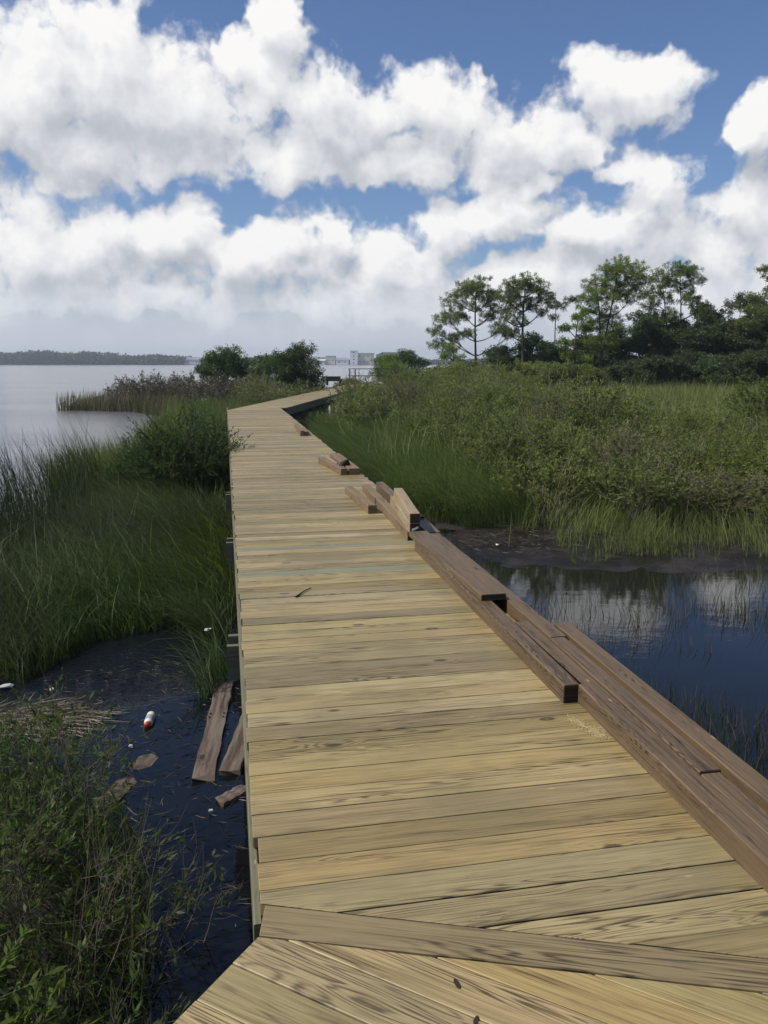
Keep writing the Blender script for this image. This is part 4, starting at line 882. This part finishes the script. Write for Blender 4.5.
M['debris'] = leaf_mat('mud_debris', [(.02, .015, .01), (.06, .045, .03), (.16, .13, .1)], 0)
p = at(480, 540, WZ); sticks('mud_debris', p[0] + .2, p[1] - .2, 1.3, .8, 1300, .03, .22, .005, 'debris', 'dark sticks and leaf litter scattered on the mud bank', 'debris', .006, .01)
sticks('mud_debris', 4.5, 12.0, 2.6, .6, 1000, .03, .18, .005, 'debris', 'dark litter strewn along the mud bank below the fringe grass', 'debris', .006, .01)
p = (-2.0, 5.6); sticks('floating_debris', p[0], p[1] - .7, 1.7, 2.2, 2600, .02, .14, .006, 'debris', 'bits of reed floating on the dark water left of the deck', 'debris', .003, .002)
# sawdust
r = np.random.default_rng(3); n = 3200; t = r.uniform(0, 1, n); w_ = w2(.98, 1.37); e_ = w2(.78, 1.43)
X = w_[0] + (e_[0] - w_[0]) * t + r.normal(0, .014, n); Y = w_[1] + (e_[1] - w_[1]) * t + r.normal(0, .016, n)
V, Q = leaf_arr(np.stack([X, Y, np.full(n, .0035)], -1), np.c_[r.normal(size=(n, 2)), r.normal(0, .04, n)], .004, .003, r)
M['sawdust'] = flat('sawdust', (.5, .4, .2), .9)
tag(fast_mesh('sawdust', V, Q, M['sawdust']), 'yellow sawdust spilled on the deck beside the shaded timber end', 'sawdust', kind='stuff')

# ------------------------------------------------------------------ light and sky
SUN_AZ, SUN_EL = R(-102), R(50)
sd_ = Vector((math.sin(SUN_AZ) * math.cos(SUN_EL), math.cos(SUN_AZ) * math.cos(SUN_EL), math.sin(SUN_EL)))
ld = bpy.data.lights.new('sun', 'SUN'); ld.energy = 4.6; ld.angle = R(2.0); ld.color = (1, .95, .87)
lo = bpy.data.objects.new('sun', ld); C.objects.link(lo); lo.rotation_euler = sd_.to_track_quat('Z', 'Y').to_euler()
wd = bpy.data.worlds.new('World'); scene.world = wd; wd.use_nodes = True; nt = wd.node_tree; nt.nodes.clear(); g = NT(nt)
wo = nt.nodes.new('ShaderNodeOutputWorld'); bg = nt.nodes.new('ShaderNodeBackground'); nt.links.new(bg.outputs[0], wo.inputs[0])
sky = nt.nodes.new('ShaderNodeTexSky'); sky.sky_type = 'NISHITA'; sky.sun_disc = False; sky.sun_elevation = SUN_EL; sky.sun_rotation = SUN_AZ; sky.altitude = 0; sky.air_density = 1.0; sky.dust_density = .6; sky.ozone_density = 2.5
def angles(px, py):
    u = px - 384; v = py - 512; fw = F * math.cos(TH) - v * math.sin(TH); up = -(F * math.sin(TH) + v * math.cos(TH))
    return math.degrees(math.atan2(u, fw)), math.degrees(math.atan2(up, math.hypot(u, fw)))
# cloud banks: (px, py, half width px, half height px), turned into azimuth / elevation of the sky
CL = [(15, 95, 120, 95), (110, 60, 80, 75), (150, 120, 120, 75), (70, 150, 110, 50), (285, 35, 48, 45), (245, 80, 65, 50), (330, 120, 85, 62), (430, 115, 85, 58), (300, 155, 70, 38), (510, 150, 70, 42), (395, 160, 80, 35),
      (615, 92, 85, 42), (570, 140, 60, 28), (765, 115, 42, 35), (170, 235, 85, 48), (60, 250, 110, 55), (250, 265, 90, 40), (320, 245, 65, 45), (440, 225, 65, 45), (390, 270, 100, 45), (515, 215, 75, 50), (545, 185, 28, 22), (600, 235, 80, 40),
      (660, 190, 48, 42), (690, 250, 90, 45), (770, 220, 55, 70), (540, 280, 110, 35), (150, 300, 220, 36), (430, 305, 250, 36), (700, 300, 150, 38), (620, 165, 40, 24)]
ng = bpy.data.node_groups.new('clouds', 'ShaderNodeTree')
ng.interface.new_socket('P', in_out='INPUT', socket_type='NodeSocketVector'); ng.interface.new_socket('D', in_out='OUTPUT', socket_type='NodeSocketFloat')
gi = ng.nodes.new('NodeGroupInput'); ng.interface.new_socket('A', in_out='OUTPUT', socket_type='NodeSocketFloat'); go = ng.nodes.new('NodeGroupOutput'); h = NT(ng)
P = gi.outputs[0]
warp = h.n('TexNoise', noise_dimensions='2D'); h.put(warp.inputs['Vector'], P); warp.inputs['Scale'].default_value = .16; warp.inputs['Detail'].default_value = 4; warp.inputs['Roughness'].default_value = .6
Pw = h.vm('ADD', P, h.vm('MULTIPLY', h.vm('SUBTRACT', warp.outputs['Color'], (.5, .5, .5)), (7., 5., 0)))
acc = None
for (px, py, rx, ry) in CL:
    az, el = angles(px, py); k = 57.3 / 810
    d = h.vm('MULTIPLY', h.vm('SUBTRACT', Pw, (az, el, 0)), (1 / (rx * k), 1 / (ry * k), 0))
    ln = h.n('VectorMath', operation='LENGTH'); h.put(ln.inputs[0], d)
    f = h.m('SUBTRACT', 1.0, ln.outputs['Value'])
    if acc is None: acc = f
    else: acc = h.m('SMOOTH_MAX', acc, f, .3)
acc = h.m('SMOOTH_MIN', acc, .75, .3)
# the rest of the sky: scattered clouds beside, above and behind the view
x, y, _ = h.sep(P)
gen = h.noise(P, .06, 3, .55, dims='2D')
side = h.sst(h.m('ABSOLUTE', x), 30, 42); high = h.sst(y, 25, 31)
gcov = h.m('ADD', h.m('MULTIPLY', h.m('SUBTRACT', gen, .5), 4.0), h.sst(y, 30, 5, -.8, .3))
msk = h.m('MAXIMUM', side, high)
acc = h.m('ADD', h.m('MULTIPLY', acc, h.m('SUBTRACT', 1., msk)), h.m('MULTIPLY', gcov, msk))
b1 = h.noise(P, .33, 7, .6, dims='2D'); 
vo = h.n('TexVoronoi', feature='F1', voronoi_dimensions='2D'); h.put(vo.inputs['Vector'], Pw); vo.inputs['Scale'].default_value = .42; vo.inputs['Detail'].default_value = 1.; vo.inputs['Roughness'].default_value = .5
bil = h.m('SUBTRACT', .45, vo.outputs['Distance'])
D_ = h.m('ADD', acc, h.m('ADD', h.m('MULTIPLY', h.m('SUBTRACT', b1, .5), .85), h.m('MULTIPLY', bil, .3)))
ng.links.new(D_, go.inputs[0]); ng.links.new(h.m('ADD', acc, h.m('MULTIPLY', h.m('SUBTRACT', b1, .5), .2)), go.inputs[1])
tc = nt.nodes.new('ShaderNodeTexCoord'); dx, dy, dz_ = g.sep(tc.outputs['Generated'])
az = g.m('MULTIPLY', g.m('ARCTAN2', dx, dy), 57.2958); el = g.m('MULTIPLY', g.m('ARCSINE', dz_), 57.2958)
Pp = g.xyz(az, el, 0.)
def dens(vec):
    q = nt.nodes.new('ShaderNodeGroup'); q.node_tree = ng; nt.links.new(vec, q.inputs[0]); return q.outputs
d0, a0 = dens(Pp); d1, a1 = dens(g.vm('ADD', Pp, (-.8, 1.8, 0)))
cover = g.sst(d0, .06, .42)
lit = g.m('ADD', g.m('MULTIPLY', g.m('SUBTRACT', a0, a1), .3), g.m('MULTIPLY', g.m('SUBTRACT', d0, d1), .55))
SH = [(95, 135, 85, 40), (190, 150, 60, 30), (380, 140, 70, 30), (330, 165, 60, 22), (500, 168, 60, 20), (610, 120, 50, 16), (60, 290, 90, 22), (250, 300, 110, 18), (330, 265, 45, 16), (450, 262, 60, 18), (690, 235, 60, 26), (590, 262, 60, 22), (765, 175, 40, 25), (150, 265, 60, 16), (30, 175, 60, 20)]
wn = nt.nodes.new('ShaderNodeTexNoise'); wn.noise_dimensions = '2D'; nt.links.new(Pp, wn.inputs['Vector']); wn.inputs['Scale'].default_value = .22; wn.inputs['Detail'].default_value = 4
Pq = g.vm('ADD', Pp, g.vm('MULTIPLY', g.vm('SUBTRACT', wn.outputs['Color'], (.5, .5, .5)), (9., 6., 0)))
sh = None
for (px, py, rx, ry) in SH:
    a_, e_2 = angles(px, py); k = 57.3 / 810
    d = g.vm('MULTIPLY', g.vm('SUBTRACT', Pq, (a_, e_2, 0)), (1 / (rx * k * 1.3), 1 / (ry * k * 1.3), 0)); ln = g.n('VectorMath', operation='LENGTH'); g.put(ln.inputs[0], d)
    f = g.sst(ln.outputs['Value'], 1.1, .1); sh = f if sh is None else g.m('MAXIMUM', sh, f)
lum = g.m('SUBTRACT', g.m('ADD', .72, lit), g.m('MULTIPLY', sh, .27), clamp=True)
ccol = g.ramp(lum, [(.0, (4.3, 4.6, 5.1)), (.35, (5.5, 5.75, 6.2)), (.7, (7.8, 7.9, 8.2)), (1, (9.8, 9.7, 9.6))])
hz = g.sst(el, 6.5, .5)
ccol = g.mix(g.m('MULTIPLY', hz, .85), ccol, (6.3, 6.9, 7.7))
cover = g.m('MAXIMUM', cover, g.m('MULTIPLY', g.sst(el, 5.5, 2.), .95))
skc = g.mix(1.0, sky.outputs[0], (.74, .84, 1.03), 'MULTIPLY')
fin = g.mix(cover, skc, ccol)
nt.links.new(fin, bg.inputs[0]); bg.inputs[1].default_value = .1

# ------------------------------------------------------------------ thin sea haze
hm_ = bpy.data.materials.new('haze'); hm_.use_nodes = True; hn = hm_.node_tree; hn.nodes.clear(); ho = hn.nodes.new('ShaderNodeOutputMaterial'); hv = hn.nodes.new('ShaderNodeVolumePrincipled')
hv.inputs['Color'].default_value = (.86, .92, 1, 1); hv.inputs['Density'].default_value = .00036; hv.inputs['Anisotropy'].default_value = .2; hn.links.new(hv.outputs[0], ho.inputs['Volume'])
q = MB(); q.add([(x, y, z) for x in (-2900, 2900) for y in (-300, 2900) for z in (-4.5, 40)], [[0, 1, 3, 2], [4, 6, 7, 5], [0, 4, 5, 1], [2, 3, 7, 6], [1, 5, 7, 3], [0, 2, 6, 4]])
tag(q.build('haze', hm_), kind='stuff', label='thin pale haze over the river and far shore', cat='haze')
# ------------------------------------------------------------------ render
scene.view_settings.view_transform = 'Standard'; scene.view_settings.look = 'None'; scene.view_settings.gamma = 1; scene.view_settings.exposure = 0
wd.cycles.sampling_method = 'MANUAL'; wd.cycles.sample_map_resolution = 512
scene.render.engine = 'CYCLES'; scene.cycles.max_bounces = 6; scene.cycles.transparent_max_bounces = 4; scene.cycles.diffuse_bounces = 2; scene.cycles.glossy_bounces = 3; scene.cycles.transmission_bounces = 2
